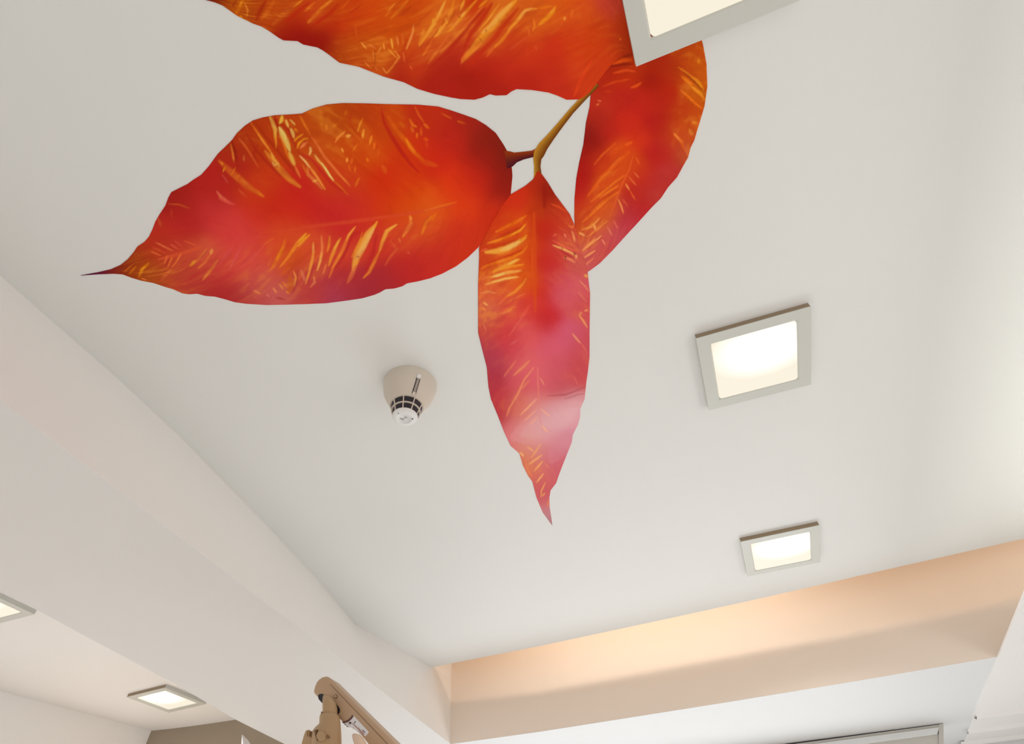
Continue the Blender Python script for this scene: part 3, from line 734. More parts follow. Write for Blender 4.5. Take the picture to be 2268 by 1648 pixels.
l1_str = [
 # dark folds first
 (9, Rd, .8, a2([(290,150),(330,330),(430,520),(560,730),(700,920),(830,1050)])),
 (5, DR_, .6, a1([(220,600),(270,760),(290,900)])), (6, (170,25,15), .6, a1([(420,480),(560,720),(700,880),(900,1080),(1150,1200)])),
 (7, (170,40,5), .7, a1([(560,340),(700,540),(850,700),(1000,900),(1200,1120)])), (5, (175,35,10), .7, a1([(600,640),(520,800),(600,900)])),
 (3, (180,30,25), .9, a1([(880,370),(960,370),(1030,440),(1070,560),(1140,680),(1180,770)])),
 (6, (200,30,30), .8, a1([(1190,780),(1330,840),(1400,900),(1520,1060),(1640,1200),(1800,1320)])),
 (3.5, (165,15,5), .9, a1([(830,220),(850,320),(870,400),(868,520)])), (4, (190,60,10), .6, a1([(870,560),(900,720),(1000,830),(1080,950),(1170,1100)])),
 (6, (190,50,10), .5, a1([(1960,150),(1900,300),(1990,480)])),
 # broad glow folds
 (13, (225,125,35), .85, a1([(690,740),(820,900),(930,1030),(1060,1160),(1200,1260)])), (7, Or, .8, a1([(450,1270),(560,1320),(680,1400)])),
 (14, (212,90,25), .8, a1([(30,880),(160,1000),(300,1120),(440,1250),(600,1350)])),
 (4, Or, .9, a1([(490,340),(600,500),(700,640),(800,800)])), (3, (240,150,50), .8, a1([(580,480),(690,640),(770,740)])),
 (6, (235,165,60), .85, a1([(780,760),(820,860),(880,930),(900,990)])), (3, (245,200,100), .8, a1([(800,900),(830,950),(880,920)])),
 (4, (225,100,40), .8, a1([(320,560),(430,700),(530,860),(600,980)])), (3.5, (225,125,40), .75, a1([(200,640),(230,780),(250,900)])),
 (8, (228,175,70), .9, a1([(760,240),(800,330),(840,430),(840,560)])), (4, (240,150,40), .8, a1([(835,430),(850,600),(855,700)])),
 (3, (170,90,0), .6, a1([(740,380),(770,460)])), (7, (235,200,70), .9, a1([(940,230),(930,300),(900,350)])),
 (12, (226,186,88), .95, a1([(900,400),(950,520),(1010,640),(1050,740)])), (9, (232,175,70), .9, a1([(1040,760),(1080,860),(1120,950)])), (5, (238,205,110), .8, a1([(905,410),(970,500),(1000,580)])),
 (5, Or, .8, a1([(920,540),(980,700),(1040,860)])), (5, (238,120,50), .8, a1([(1120,950),(1160,1040),(1200,1120)])),
 (5, (235,190,90), .9, a1([(990,290),(1010,350),(1030,400)])), (7, (235,190,90), .9, a1([(1060,420),(1090,480),(1110,550)])), (5, (230,140,30), .8, a1([(1120,420),(1160,470)])),
 (3, Yl, .8, a1([(1050,290),(1130,370)])), (4, Yo, .9, a1([(1110,600),(1160,550),(1240,500)])), (4, Yo, .9, a1([(1150,710),(1180,630),(1250,570),(1320,560)])), (6, (235,130,70), .8, a1([(1200,700),(1260,640),(1300,620)])),
 (5, (242,190,100), .9, a1([(1340,680),(1350,740),(1330,800)])), (4, (245,190,90), .85, a1([(1400,790),(1460,880),(1530,950)])), (3.5, (255,235,130), .95, a1([(1500,910),(1570,1010),(1620,1090),(1680,1170)])), (2.5, Or, .9, a1([(1680,1170),(1780,1260),(1880,1370)])),
 (5, (245,150,60), .9, a1([(1190,810),(1280,900),(1380,1030),(1450,1130),(1560,1300)])), (3, (250,205,120), .9, a1([(1190,810),(1260,880),(1330,970)])), (7, (232,130,60), .7, a1([(1300,960),(1310,1080),(1400,1160),(1520,1290)])), (5, (245,170,80), .8, a1([(1380,1180),(1440,1160)])), (4, Or, .7, a1([(1230,930),(1290,1060)])),
 (4.5, (228,120,25), .85, a1([(1190,230),(1270,380),(1350,520)])), (5, (235,120,55), .85, a1([(1360,540),(1460,680),(1540,820),(1680,980),(1800,1120),(1910,1240)])),
 (10, (200,90,0), .6, a1([(1490,160),(1500,260),(1490,380)])), (3, Or, .7, a1([(1570,360),(1580,430)])),
 (5, (235,130,50), .85, a1([(1700,620),(1740,550),(1840,460)])), (7, (242,165,75), .9, a1([(1860,530),(1920,520)])), (4, (225,130,20), .8, a1([(2100,270),(2050,370),(2020,470)])), (4, (240,150,40), .9, a1([(2110,430),(2100,500),(2095,560)])), (3, (250,190,80), .8, a1([(2095,490),(2098,540)])),
 (4, Or, .8, a1([(2230,520),(2200,640)])), (3, Or, .7, a1([(2250,620),(2260,700)])), (4, (245,165,60), .8, a1([(1790,700),(1820,760)])), (5, (250,160,70), .85, a1([(1870,840),(1870,900)])), (5, (235,110,30), .7, a1([(1950,840),(1930,920)])), (5, Or, .6, a1([(2040,1130),(1990,1250)])), (4, Or, .6, a1([(2010,650),(1950,750)])), (5, (215,120,0), .5, a1([(1870,160),(1840,220)])), (5, (215,120,0), .4, a1([(1740,350),(1660,390)])), (3.5, Or, .6, a1([(1990,960),(1980,1050)])),
 (4, Or, .7, a1([(2150,840),(2170,890)])), (4, (225,100,20), .7, a1([(1890,950),(1920,1030)])),
 (3, Yo, .7, a1([(60,900),(90,940)])), (3.5, (225,140,20), .8, a1([(120,960),(90,1040)])), (4, Or, .6, a1([(270,980),(210,1080)])), (3, Or, .5, a1([(330,1080),(280,1130)])), (3, Pk, .6, a1([(80,1080),(160,1200)])), (6, (228,110,80), .7, a1([(0,1320),(60,1400),(200,1500)])), (4, (215,80,50), .5, a1([(310,1290),(430,1410)])), (4, (190,90,50), .6, a1([(390,800),(390,900)])),
 # right upper area
 (10, (222,95,10), .85, a2([(380,250),(500,430),(640,600),(760,760),(900,880)])), (6, (240,130,10), .85, a2([(640,560),(700,680),(770,760)])), (3, (255,140,10), .9, a2([(640,580),(670,620)])), (4, (240,115,40), .8, a2([(700,670),(740,720)])),
 (12, (218,75,10), .6, a2([(820,830),(900,900),(1100,960)])), (7, (208,75,0), .6, a2([(560,300),(620,420)])), (5, (232,110,20), .8, a2([(690,280),(740,370),(800,400)])), (6, (225,90,25), .7, a2([(720,400),(750,480)])), (4, (235,105,10), .8, a2([(800,480),(800,560)])), (5, (225,85,20), .7, a2([(860,400),(860,520)])), (7, (225,85,10), .8, a2([(900,560),(960,590)])), (5, (220,75,25), .6, a2([(930,600),(950,700)])),
 (4, (225,95,25), .85, a2([(770,110),(830,230),(900,330)])), (6, (228,90,10), .85, a2([(900,350),(970,420)])), (4, (210,75,15), .7, a2([(1150,200),(1300,280)])), (5, (205,80,15), .8, a2([(1380,310),(1490,350)])), (7, (205,40,20), .5, a2([(1200,560),(1350,640)])),
 (4, (240,125,30), .8, a2([(150,520),(120,650)])), (4, (238,110,25), .8, a2([(200,620),(180,720)])), (7, (220,85,20), .5, a2([(250,700),(240,820)])), (5, (235,110,10), .7, a2([(90,850),(95,900)])), (10, (222,85,15), .5, a2([(300,950),(360,1060)])),
 # midrib
 (8, (222,75,40), .6, [(1000,456),(900,474),(800,488),(700,500),(600,516)]), (5, (235,120,30), .55, a4([(1500,150),(1700,90),(1900,40)])), (8, (222,85,45), .7, [(450,545),(420,556),(385,566),(350,575)]),
 # lower half: dark gaps then lit veins
 (7, (185,30,30), .6, a4([(440,830),(540,690),(660,420)])), (9, (195,35,35), .7, a4([(800,900),(900,640),(940,430)])), (8, (200,38,30), .6, a4([(590,560),(640,440),(760,390)])),
 (16, (240,160,60), .92, a4([(920,320),(840,420),(770,560),(700,700),(660,860)])), (11, (246,178,90), .9, a4([(910,350),(830,480),(770,600),(700,720)])), (5, (250,165,45), .85, a4([(950,270),(900,360)])), (9, (228,110,65), .8, a4([(690,800),(630,940),(590,1010)])), (2, (165,80,20), .9, a4([(700,690),(735,700)])), (3, (225,125,20), .8, a4([(770,400),(740,500),(690,600),(640,700)])),
 (8, (243,150,55), .92, a4([(1180,310),(1060,390),(1010,520),(970,640)])), (7, (235,125,40), .85, a4([(980,620),(920,740),(850,880),(780,950)])), (4, (248,172,70), .85, a4([(1180,310),(1070,380),(1020,490)])),
 (8, (238,125,50), .8, a4([(1340,200),(1350,300),(1290,400),(1250,460)])), (4, (248,160,60), .8, a4([(1340,210),(1360,260)])), (4, (245,140,50), .7, a4([(1270,420),(1255,455)])), (4, (240,120,55), .7, a4([(1200,470),(1230,530)])), (6, (225,95,50), .6, a4([(1100,500),(1180,600),(1100,700),(1040,800)])),
 (6, (240,130,30), .8, a4([(1600,210),(1530,290),(1480,430)])), (6, (235,110,15), .7, a4([(1650,170),(1600,260)])), (8, (228,80,30), .5, a4([(1720,220),(1690,330),(1560,430)])), (4, (225,90,70), .5, a4([(1310,640),(1335,655)])),
 (7, (235,115,45), .85, a4([(690,330),(610,430),(540,600),(430,800),(370,950)])), (4, (248,160,60), .9, a4([(680,340),(600,450),(580,500)])),
 (7, (238,140,45), .85, a4([(510,470),(440,590),(400,700),(370,800)])), (4, (250,175,60), .8, a4([(490,490),(430,620)])), (5, (240,140,40), .8, a4([(380,440),(370,560),(350,640)])), (5, (238,130,70), .85, a4([(280,440),(290,600),(260,740),(230,860)])), (4, (250,180,80), .85, a4([(290,640),(270,740),(230,860)])), (5, (235,130,80), .7, a4([(190,930),(200,1000),(150,1060)])),
 (5, (242,150,60), .9, a4([(180,520),(190,620),(160,780),(130,900),(90,1020)])), (3, (250,180,90), .9, a4([(185,540),(175,640)])), (6, (243,150,30), .9, a4([(140,430),(60,500),(0,570)])), (5, (235,110,70), .6, a4([(340,780),(300,900)])), (5, (190,40,50), .5, a4([(200,760),(120,1000)])),
 (7, (240,130,35), .85, a3([(2260,400),(2150,520),(2050,680),(1950,800)])), (4, (250,165,40), .9, a3([(2260,410),(2160,510)])), (9, (228,110,25), .75, a3([(2010,480),(1980,600),(1910,720),(1850,820)])), (5, (240,135,25), .8, a3([(1990,560),(1940,660),(1910,720)])), (5, (230,100,45), .6, a3([(1880,460),(1760,540)])), (4, (228,100,45), .6, a3([(1860,680),(1810,800)])),
 (12, (215,85,30), .7, a3([(2120,650),(2060,800),(1980,900)])), (16, (205,90,25), .7, a3([(2060,900),(2080,1020),(2050,1100)])), (4, (240,150,70), .85, a3([(2110,850),(2140,920),(2120,1030)])), (3, (240,150,60), .8, a3([(1940,990),(1990,1060)])), (3.5, (245,150,80), .8, a3([(1870,1040),(1910,1100)])), (3, Or, .8, a3([(1970,960),(2030,1030)])), (3, (240,150,50), .7, a3([(2020,1080),(2060,1110)])), (3, (240,140,90), .7, a3([(1640,1070),(1720,1110)])), (2.5, (235,140,110), .6, a3([(1790,1110),(1830,1150)])), (5, (165,35,35), .5, a3([(1900,1150),(2010,1180)])),
 (5, (170,30,45), .6, a3([(2160,830),(2150,960),(2100,1100)])), (6, (235,130,100), .5, a3([(2200,830),(2240,960)])),
 # left tip region
 (8, (228,125,40), .85, a3([(970,720),(900,790)])), (4, (238,160,40), .8, a3([(960,730),(920,770)])), (5, (225,115,45), .8, a3([(1100,580),(1020,690),(950,760)])), (7, (240,155,75), .85, a3([(1160,590),(1140,650)])), (6, (230,115,50), .7, a3([(1140,650),(1080,740),(990,820)])), (7, (230,125,55), .75, a3([(1230,710),(1160,810),(1050,950)])), (5, (200,45,45), .6, a3([(1010,860),(850,980)])), (5, (180,60,60), .4, a3([(1110,600),(1000,720)])),
 (4, (238,120,55), .85, a3([(800,640),(740,740),(690,800)])), (4, (240,120,50), .85, a3([(695,680),(640,800)])), (4, (235,110,55), .75, a3([(640,660),(600,760)])), (3, (170,40,30), .6, a3([(660,690),(620,800)])), (6, (220,100,50), .6, a3([(680,820),(560,960)])), (3, (238,120,70), .85, a3([(500,510),(620,570),(700,610)])), (3, (235,110,55), .8, a3([(450,620),(560,665)])), (3, (235,100,70), .7, a3([(670,530),(760,590)])), (3, (230,90,60), .6, a3([(720,490),(810,560)])), (4, (228,95,50), .7, a3([(830,490),(980,550)])), (3, (225,90,40), .6, a3([(470,570),(620,640)])),
 (7, (215,120,0), .8, a3([(420,750),(340,830),(300,920)])), (4, (235,150,0), .8, a3([(370,790),(320,860)])), (5, (215,110,0), .7, a3([(270,790),(190,880)])), (3, (220,110,30), .6, a3([(240,760),(130,860)])), (3, (240,130,60), .7, a3([(330,930),(390,950)])),
 (6, (200,80,40), .7, a3([(530,230),(560,320)])), (3, (215,100,30), .6, a3([(640,60),(780,70),(900,115)])), (4, (205,70,40), .5, a3([(680,120),(690,220)])), (7, (225,80,65), .6, a3([(1240,0),(1420,70)])), (6, (222,80,80), .5, a3([(1400,560),(1250,760)])), (5, (222,85,85), .5, a3([(1500,560),(1360,830)])), (6, (225,85,75), .5, a3([(1760,560),(1500,800)])),
]
leaf('leaf', l1_top, l1_bot, l1_mid, 460, 105, 95, 0.0010, l1_base, l1_str, 0.16, 62, dec, label='long orange red leaf pointing left', seed=3)

# ---- leaf 3: pointing down the picture
l3_left = c6([(347, 145), (340, 162), (330, 180), (300, 205), (240, 240), (200, 290), (155, 370), (112, 455), (112, 500), (108, 600), (108, 700), (108, 800), (125, 870), (143, 940), (150, 1020), (160, 1070), (185, 1130), (212, 1200), (240, 1260), (275, 1290), (290, 1340), (310, 1380), (328, 1405), (345, 1470), (370, 1530), (408, 1582)])
l3_right = c6([(352, 145), (362, 152), (390, 190), (420, 240), (450, 280), (480, 320), (500, 365), (520, 440), (540, 500), (552, 550), (556, 590), (562, 640), (560, 800), (560, 900), (553, 960), (547, 1000), (540, 1070), (522, 1110), (522, 1140), (515, 1170), (492, 1215), (488, 1245), (470, 1290), (450, 1340), (435, 1380), (425, 1410), (402, 1440), (397, 1470), (398, 1510), (405, 1550), (409, 1583)])
l3_mid = [(1190.5, 380), (1188, 450), (1187, 550), (1186, 650), (1188, 740), (1190, 800), (1194, 880), (1198, 940), (1203, 1000), (1207, 1070), (1212, 1120), (1223, 1164)]
l3_base = [(1190,400,190,45,10),(1215,410,140,22,8),(1205,450,155,22,8),(1188,460,208,65,10),(1150,440,212,45,15),(1120,500,215,62,15),(1080,540,205,55,15),(1100,470,205,45,12),(1140,500,222,75,15),(1160,540,222,90,15),(1120,560,235,110,30),(1080,580,205,60,25),(1100,600,225,100,20),(1140,610,232,100,20),(1080,640,225,95,50),(1120,640,222,80,45),(1170,620,225,85,15),(1170,560,215,60,10),(1200,520,195,30,12),(1210,580,200,30,15),(1200,640,212,42,20),(1212,690,205,30,35),(1205,720,205,45,50),(1240,470,200,60,25),(1260,490,205,70,40),(1230,500,200,40,20),(1240,540,210,70,55),(1222,580,205,50,45),(1270,540,215,90,65),(1280,580,210,90,80),(1235,620,210,70,80),(1270,640,218,90,100),(1290,680,212,80,80),(1245,660,215,85,100),(1180,680,222,65,50),(1130,690,222,75,60),(1080,690,220,105,70),(1080,730,205,75,60),(1120,740,215,60,65),(1170,740,228,90,90),(1215,760,220,90,110),(1260,740,215,90,115),(1290,760,205,75,85),(1075,770,185,60,75),(1100,800,180,60,80),(1090,840,180,50,65),(1130,780,210,65,75),(1160,800,225,95,100),(1190,830,228,100,110),(1230,820,212,85,100),(1280,830,205,75,80),(1240,860,200,80,90),(1200,860,215,90,100),(1150,850,215,85,95),(1110,880,195,55,65),(1150,900,222,115,95),(1110,920,190,50,60),(1195,900,225,140,135),(1230,912,222,150,155),(1270,900,222,155,160),(1260,920,228,165,175),(1220,930,220,150,160),(1240,960,222,145,160),(1200,960,225,150,150),(1150,950,225,135,135),(1130,970,220,110,115),(1170,980,225,145,130),(1200,990,222,140,140),(1250,980,212,130,145),(1215,1010,212,110,125),(1240,1020,205,90,105),(1170,1020,220,120,80),(1190,1050,222,120,85),(1220,1050,210,95,105),(1190,1080,210,85,90),(1210,1080,205,85,95),(1205,1110,205,80,85),(1215,1140,210,150,155),(1222,1160,150,90,100)]  # palest points near the tip carry window glare painted into the ink
l3_str = [
 (70, (232,178,182), .22, [(1140,968),(1190,950),(1230,925),(1285,900)]), (50, (232,182,186), .22, [(1160,962),(1200,945),(1240,930),(1275,908)]), (30, (234,186,190), .2, [(1200,945),(1240,930),(1275,908)]), (46, (228,150,160), .22, [(1205,950),(1240,985),(1222,1020)]),  # soft washes painting whitish window glare over the tip
 (10, (222,80,15), .6, [(1183,470),(1183,560),(1184,640),(1186,690)]), (2, (232,100,20), .6, [(1178,540),(1179,620)]), (10, (150,22,5), .6, a5([(850,150),(860,300),(850,420)])),
 (8, (195,45,10), .6, a5([(600,620),(450,700),(300,760)])), (9, (205,55,10), .8, a5([(640,760),(500,800),(300,850),(160,870)])), (9, (208,50,12), .85, a5([(640,880),(520,940),(350,1000),(180,1060)])), (8, (215,70,10), .6, a5([(620,1000),(520,1080)])),
 (8, (235,110,10), .75, a5([(650,500),(560,560),(400,640),(300,690)])), (5, (245,140,10), .85, a5([(640,600),(580,670),(460,730),(340,780),(200,820)])), (3.5, (248,165,40), .85, a5([(630,610),(580,670),(470,725)])),
 (13, (242,168,60), .92, a5([(640,750),(540,820),(420,880),(300,910),(180,920)])), (9, (248,190,100), .9, a5([(570,800),(460,860),(350,900)])), (4, (245,150,20), .9, a5([(660,720),(580,790)])), (4, (240,110,60), .7, a5([(200,880),(130,910)])),
 (6, (240,130,20), .85, a5([(660,850),(600,920),(480,980),(330,1030),(200,1070),(130,1110)])), (8, (240,155,45), .85, a5([(570,1000),(460,1050),(340,1110),(260,1150)])), (4, (252,200,90), .85, a5([(550,1000),(440,1060)])), (5, (245,150,30), .85, a5([(620,1060),(480,1080),(360,1120)])),
 (7, (245,170,75), .9, a5([(590,1130),(440,1150),(320,1180),(240,1210)])), (4, (252,205,110), .9, a5([(400,1160),(320,1190),(270,1200)])), (6, (245,165,75), .9, a5([(560,1200),(420,1220),(300,1250),(180,1290)])), (3, (252,200,100), .85, a5([(540,1200),(400,1225),(260,1260)])), (5, (232,120,60), .7, a5([(230,1190),(140,1230)])),
 (5, (245,150,45), .9, a5([(650,1215),(600,1290),(520,1370),(420,1430)])), (4, (238,120,60), .6, a5([(420,1430),(330,1520)])), (5, (235,115,60), .7, a5([(640,1390),(500,1450),(380,1530)])), (5, (235,110,60), .7, a5([(520,1540),(430,1580),(360,1620)])), (5, (238,140,75), .8, a5([(120,1390),(210,1370),(300,1385)])), (4, (248,180,90), .85, a5([(155,1490),(205,1525)])), (4, (245,150,60), .8, a5([(145,1550),(185,1585)])), (5, (235,90,70), .5, a5([(690,1520),(600,1640)])),
 (4, (225,80,30), .85, a5([(930,370),(1030,410),(1110,460)])), (3, (215,85,50), .7, a5([(1010,630),(1120,690)])), (3, (235,130,70), .7, a5([(1130,620),(1170,640),(1200,600)])), (4, (240,130,90), .8, a5([(1080,710),(1100,750)])), (4, (245,160,90), .85, a5([(1165,680),(1190,740),(1200,800)])), (3, (235,110,80), .7, a5([(950,740),(990,710)])),
 (4, (235,100,70), .8, a5([(940,780),(1080,860),(1210,900)])), (4.5, (248,180,100), .9, a5([(950,840),(1060,880),(1150,920),(1210,960)])), (3, (110,20,10), .8, a5([(1060,860),(1055,890)])), (3.5, (170,35,40), .8, a5([(1020,890),(1100,940),(1200,990)])), (5, (240,140,95), .85, a5([(1070,980),(1140,1000),(1210,1040)])), (3, (100,30,10), .7, a5([(1095,960),(1090,1000)])), (3, (110,40,10), .7, a5([(1200,920),(1195,960)])), (4, (250,180,110), .8, a5([(1220,950),(1215,990)])),
 (3, (238,150,100), .7, a5([(1250,1240),(1320,1310),(1360,1370)])), (3.5, (235,130,100), .6, a5([(1240,1380),(1340,1490)])), (7, (240,165,80), .8, a5([(1310,1180),(1350,1200)])), (4, (245,160,110), .8, a5([(1310,1590),(1350,1580)])), (4, (235,150,110), .7, a5([(1250,1640),(1280,1600)])),
 (4, (243,165,100), .75, a6([(800,60),(830,100),(860,150)])), (4, (243,160,110), .75, a6([(750,195),(780,230),(810,265)])), (3, (228,110,95), .6, a6([(820,270),(860,340)])), (4, (235,130,70), .75, a6([(310,20),(240,50)])), (3, (235,110,90), .6, a6([(420,30),(350,120),(290,210)])), (3, (240,140,60), .7, a6([(80,10),(110,20)])), (2.5, (238,140,90), .6, a6([(100,120),(120,170)])),
 (5, (235,140,100), .8, a6([(440,390),(400,430),(320,500)])), (5, (232,120,90), .7, a6([(340,390),(250,510)])), (4, (242,150,100), .85, a6([(470,440),(400,530),(350,640),(290,740),(270,800)])), (5, (235,130,90), .6, a6([(440,530),(380,600)])), (3, (228,120,110), .5, a6([(290,280),(350,240)])),
 (2.5, (235,130,110), .8, a6([(497,440),(500,560),(508,720)])), (3, (240,150,120), .7, a6([(515,515),(545,570)])), (2.5, (225,115,105), .5, a6([(760,500),(790,570)])),
 (3.5, (170,60,75), .6, a6([(560,650),(700,640),(780,610),(850,580)])), (3, (225,150,150), .6, a6([(680,690),(760,650),(830,620)])), (3, (160,60,70), .5, a6([(690,675),(790,640),(840,632)])),
 (3.5, (248,170,130), .9, a6([(490,670),(430,730),(370,790)])), (3, (243,165,135), .85, a6([(490,750),(400,830)])), (3, (243,165,135), .85, a6([(500,800),(440,860)])), (3, (248,175,140), .85, a6([(520,745),(590,800)])), (3.5, (250,180,140), .9, a6([(528,865),(570,915)])), (2.5, (230,140,135), .6, a6([(510,720),(512,800),(530,900)])),
 (3, (245,175,110), .8, a6([(420,1020),(470,1055)])), (4, (248,185,110), .85, a6([(370,1060),(395,1090)])), (3, (245,175,100), .8, a6([(520,1000),(480,1060),(450,1100)])), (4, (245,175,105), .85, a6([(530,1080),(430,1150)])), (4, (245,170,100), .85, a6([(535,1125),(470,1200)])), (3.5, (248,180,110), .85, a6([(540,1215),(490,1280)])), (3, (240,165,90), .85, a6([(555,1280),(525,1340),(520,1390)])), (3, (245,180,80), .8, a6([(530,1380),(550,1360)])), (3, (235,130,100), .8, a6([(550,1140),(580,1175)])), (3, (240,140,70), .7, a6([(575,1410),(570,1460)])), (3, (235,130,90), .6, a6([(400,1100),(420,1180),(460,1250)])),
]
leaf('leaf', l3_left, l3_right, l3_mid, 400, 60, 60, 0.0014, l3_base, l3_str, 0.09, 66, dec, sig=20, label='red leaf fading to pink, with whitish glare painted at its tip, pointing down', seed=5)

# ---- leaf 4: right-hand leaf
l4_left = [(1400, 105), (1366, 112), (1334, 142), (1310, 186), (1309, 202), (1306, 236), (1298, 271.6), (1292, 321), (1283, 360), (1276.5, 395), (1272.5, 440), (1271.9, 480), (1273, 499), (1279, 540), (1288, 575), (1297, 594), (1302, 601)]
l4_right = [(1400, 105), (1405, 70), (1430, 25), (1475, 5), (1520, 20), (1545, 55), (1557, 98.8), (1564.8, 142), (1566.7, 191), (1560.5, 234.6), (1550, 270), (1542, 296), (1537.8, 311), (1529.6, 327), (1524, 349), (1513, 368), (1499.5, 392.8), (1480, 414.6), (1464, 439), (1442, 461), (1415, 491), (1382, 526.6), (1354.9, 556.6), (1327.6, 583.9), (1303, 602)]
l4_mid = [(1400, 105), (1412, 180), (1410, 260), (1403, 330), (1388, 395), (1370, 450), (1350, 500), (1330, 545), (1303, 601)]
l4_base = a7([(300,200,160,30,5),(350,150,190,50,5),(400,110,170,45,0),(430,150,225,75,10),(380,190,150,20,0),(300,250,190,40,10),(400,260,200,50,10),(500,240,180,40,0),(650,180,180,40,0),(800,120,190,65,0),(900,120,195,75,0),(930,250,200,90,0),(850,280,205,80,10),(900,380,200,90,5),(750,250,180,50,0),(700,350,185,35,5),(600,300,165,25,5),(550,450,195,35,20),(400,400,190,35,20),(250,350,185,40,15),(230,480,195,45,25),(200,560,170,35,20),(180,680,140,22,12),(160,780,160,22,12),(300,650,190,35,20),(450,600,205,40,20),(600,600,185,28,20),(650,450,185,35,15),(800,500,190,55,10),(880,560,200,75,10),(850,640,205,85,20),(780,680,210,75,20),(720,650,185,45,15),(820,760,190,75,40),(700,750,190,40,30),(600,800,190,30,25),(500,700,212,50,20),(400,780,222,75,15),(250,850,200,50,15),(130,900,175,22,15),(100,1050,185,25,20),(130,1150,200,50,20),(300,950,218,75,20),(400,880,218,80,20),(480,870,205,60,15),(520,950,200,45,25),(600,1000,190,40,35),(680,950,190,50,45),(620,1080,190,55,50),(500,1100,190,40,25),(520,1180,190,35,40),(420,1200,190,50,50),(250,1100,220,85,25),(200,1200,215,80,25),(150,1280,210,75,30),(300,1200,215,90,30),(400,1280,195,60,75),(350,1350,200,75,85),(450,1270,195,50,60),(250,1300,215,100,50),(250,1400,205,75,80),(150,1400,225,110,60),(300,1430,200,65,70),(200,1480,210,90,80),(120,1520,215,95,90),(100,1580,215,95,100),(200,1560,195,70,75),(70,1260,190,60,20)])
l4_str = [
 (8, (235,85,10), .8, a7([(330,190),(400,165),(455,160)])), (7, (125,15,0), .6, a7([(310,205),(400,190),(460,190)])), (6, (235,85,25), .7, a7([(330,250),(420,230),(480,240)])), (4, (225,75,20), .7, a7([(260,340),(340,310),(450,290)])), (6, (235,85,20), .8, a7([(450,350),(490,335),(520,315)])), (4, (210,60,20), .6, a7([(270,375),(320,375)])), (3, (240,120,70), .7, a7([(225,435),(250,440)])), (3, (240,120,70), .7, a7([(215,470),(235,455)])),
 (3.5, (245,150,30), .85, a7([(770,210),(830,250),(880,290),(930,340),(950,400)])), (3, (90,30,0), .6, a7([(800,235),(870,300),(940,370),(948,400)])), (7, (235,125,20), .85, a7([(790,270),(840,310),(870,330)])), (7, (240,150,30), .85, a7([(860,340),(920,390),(950,430)])), (5, (238,120,20), .85, a7([(790,370),(840,410),(880,450),(930,490)])), (6, (230,140,20), .8, a7([(880,280),(910,310),(930,350)])), (5, (215,120,0), .7, a7([(910,150),(905,190)])), (4, (240,140,20), .6, a7([(930,430),(955,440)])), (4, (235,130,30), .7, a7([(860,580),(900,590)])),
 (8, (228,105,30), .85, a7([(740,660),(790,710),(820,780)])), (4, (245,140,60), .85, a7([(745,660),(790,715)])), (9, (232,140,50), .7, a7([(845,630),(870,670)])), (5, (215,90,60), .6, a7([(820,740),(830,810)])),
 (6, (235,95,20), .8, a7([(410,740),(460,715)])), (8, (232,95,20), .75, a7([(440,780),(350,860),(260,950),(160,1080)])), (4, (245,120,40), .7, a7([(380,820),(310,890)])), (4, (232,100,30), .7, a7([(350,720),(260,800),(200,870)])),
 (4, (240,120,30), .8, a7([(410,940),(340,990),(240,1070),(180,1120)])), (3, (245,130,30), .85, a7([(370,1010),(290,1060),(240,1090)])), (4, (242,125,30), .85, a7([(370,1050),(300,1100),(200,1190),(120,1260)])), (3, (185,45,10), .6, a7([(350,1040),(250,1110),(130,1220)])), (3, (190,50,10), .5, a7([(400,960),(280,1050)])),
 (3, (235,100,40), .7, a7([(470,790),(440,900),(400,980),(360,1080),(310,1210)])), (3.5, (250,150,80), .9, a7([(415,1000),(440,1040)])), (3, (235,100,40), .7, a7([(440,1040),(480,1110)])), (3.5, (250,150,80), .9, a7([(365,1105),(385,1150),(400,1200)])), (3, (235,110,60), .8, a7([(470,920),(505,960)])), (3, (235,110,60), .8, a7([(435,950),(485,1010)])), (3, (235,100,30), .7, a7([(480,815),(510,870)])), (3, (228,100,60), .6, a7([(390,1100),(430,1150)])), (3, (238,120,90), .7, a7([(335,1250),(360,1300)])), (3, (240,130,100), .7, a7([(290,1290),(325,1350)])), (3, (248,150,110), .85, a7([(255,1375),(275,1410)])),
 (5, (245,165,90), .85, a7([(200,1270),(210,1310)])), (5, (245,165,90), .85, a7([(100,1330),(140,1350)])), (5, (240,150,70), .8, a7([(240,1230),(180,1290),(120,1310)])), (4, (240,140,60), .8, a7([(290,1250),(220,1310),(150,1360)])), (5, (245,160,90), .85, a7([(250,1350),(190,1400),(120,1450)])), (4, (245,155,80), .8, a7([(210,1370),(140,1430)])), (3.5, (248,165,100), .9, a7([(210,1450),(130,1500)])), (3.5, (240,130,90), .8, a7([(200,1500),(100,1580)])), (3, (190,50,30), .5, a7([(260,1360),(150,1440)])), (5, (250,180,110), .8, a7([(60,1330),(70,1380)])), (5, (240,150,80), .7, a7([(90,1570),(140,1530)])), (2.5, (190,50,60), .5, a7([(230,1450),(100,1550)])),
]
leaf('leaf', l4_left, l4_right, l4_mid, 260, 60, 70, 0.0010, l4_base, l4_str, 0.16, 44, dec, sig=18, label='darker red leaf at the right, partly under a lamp', seed=8)

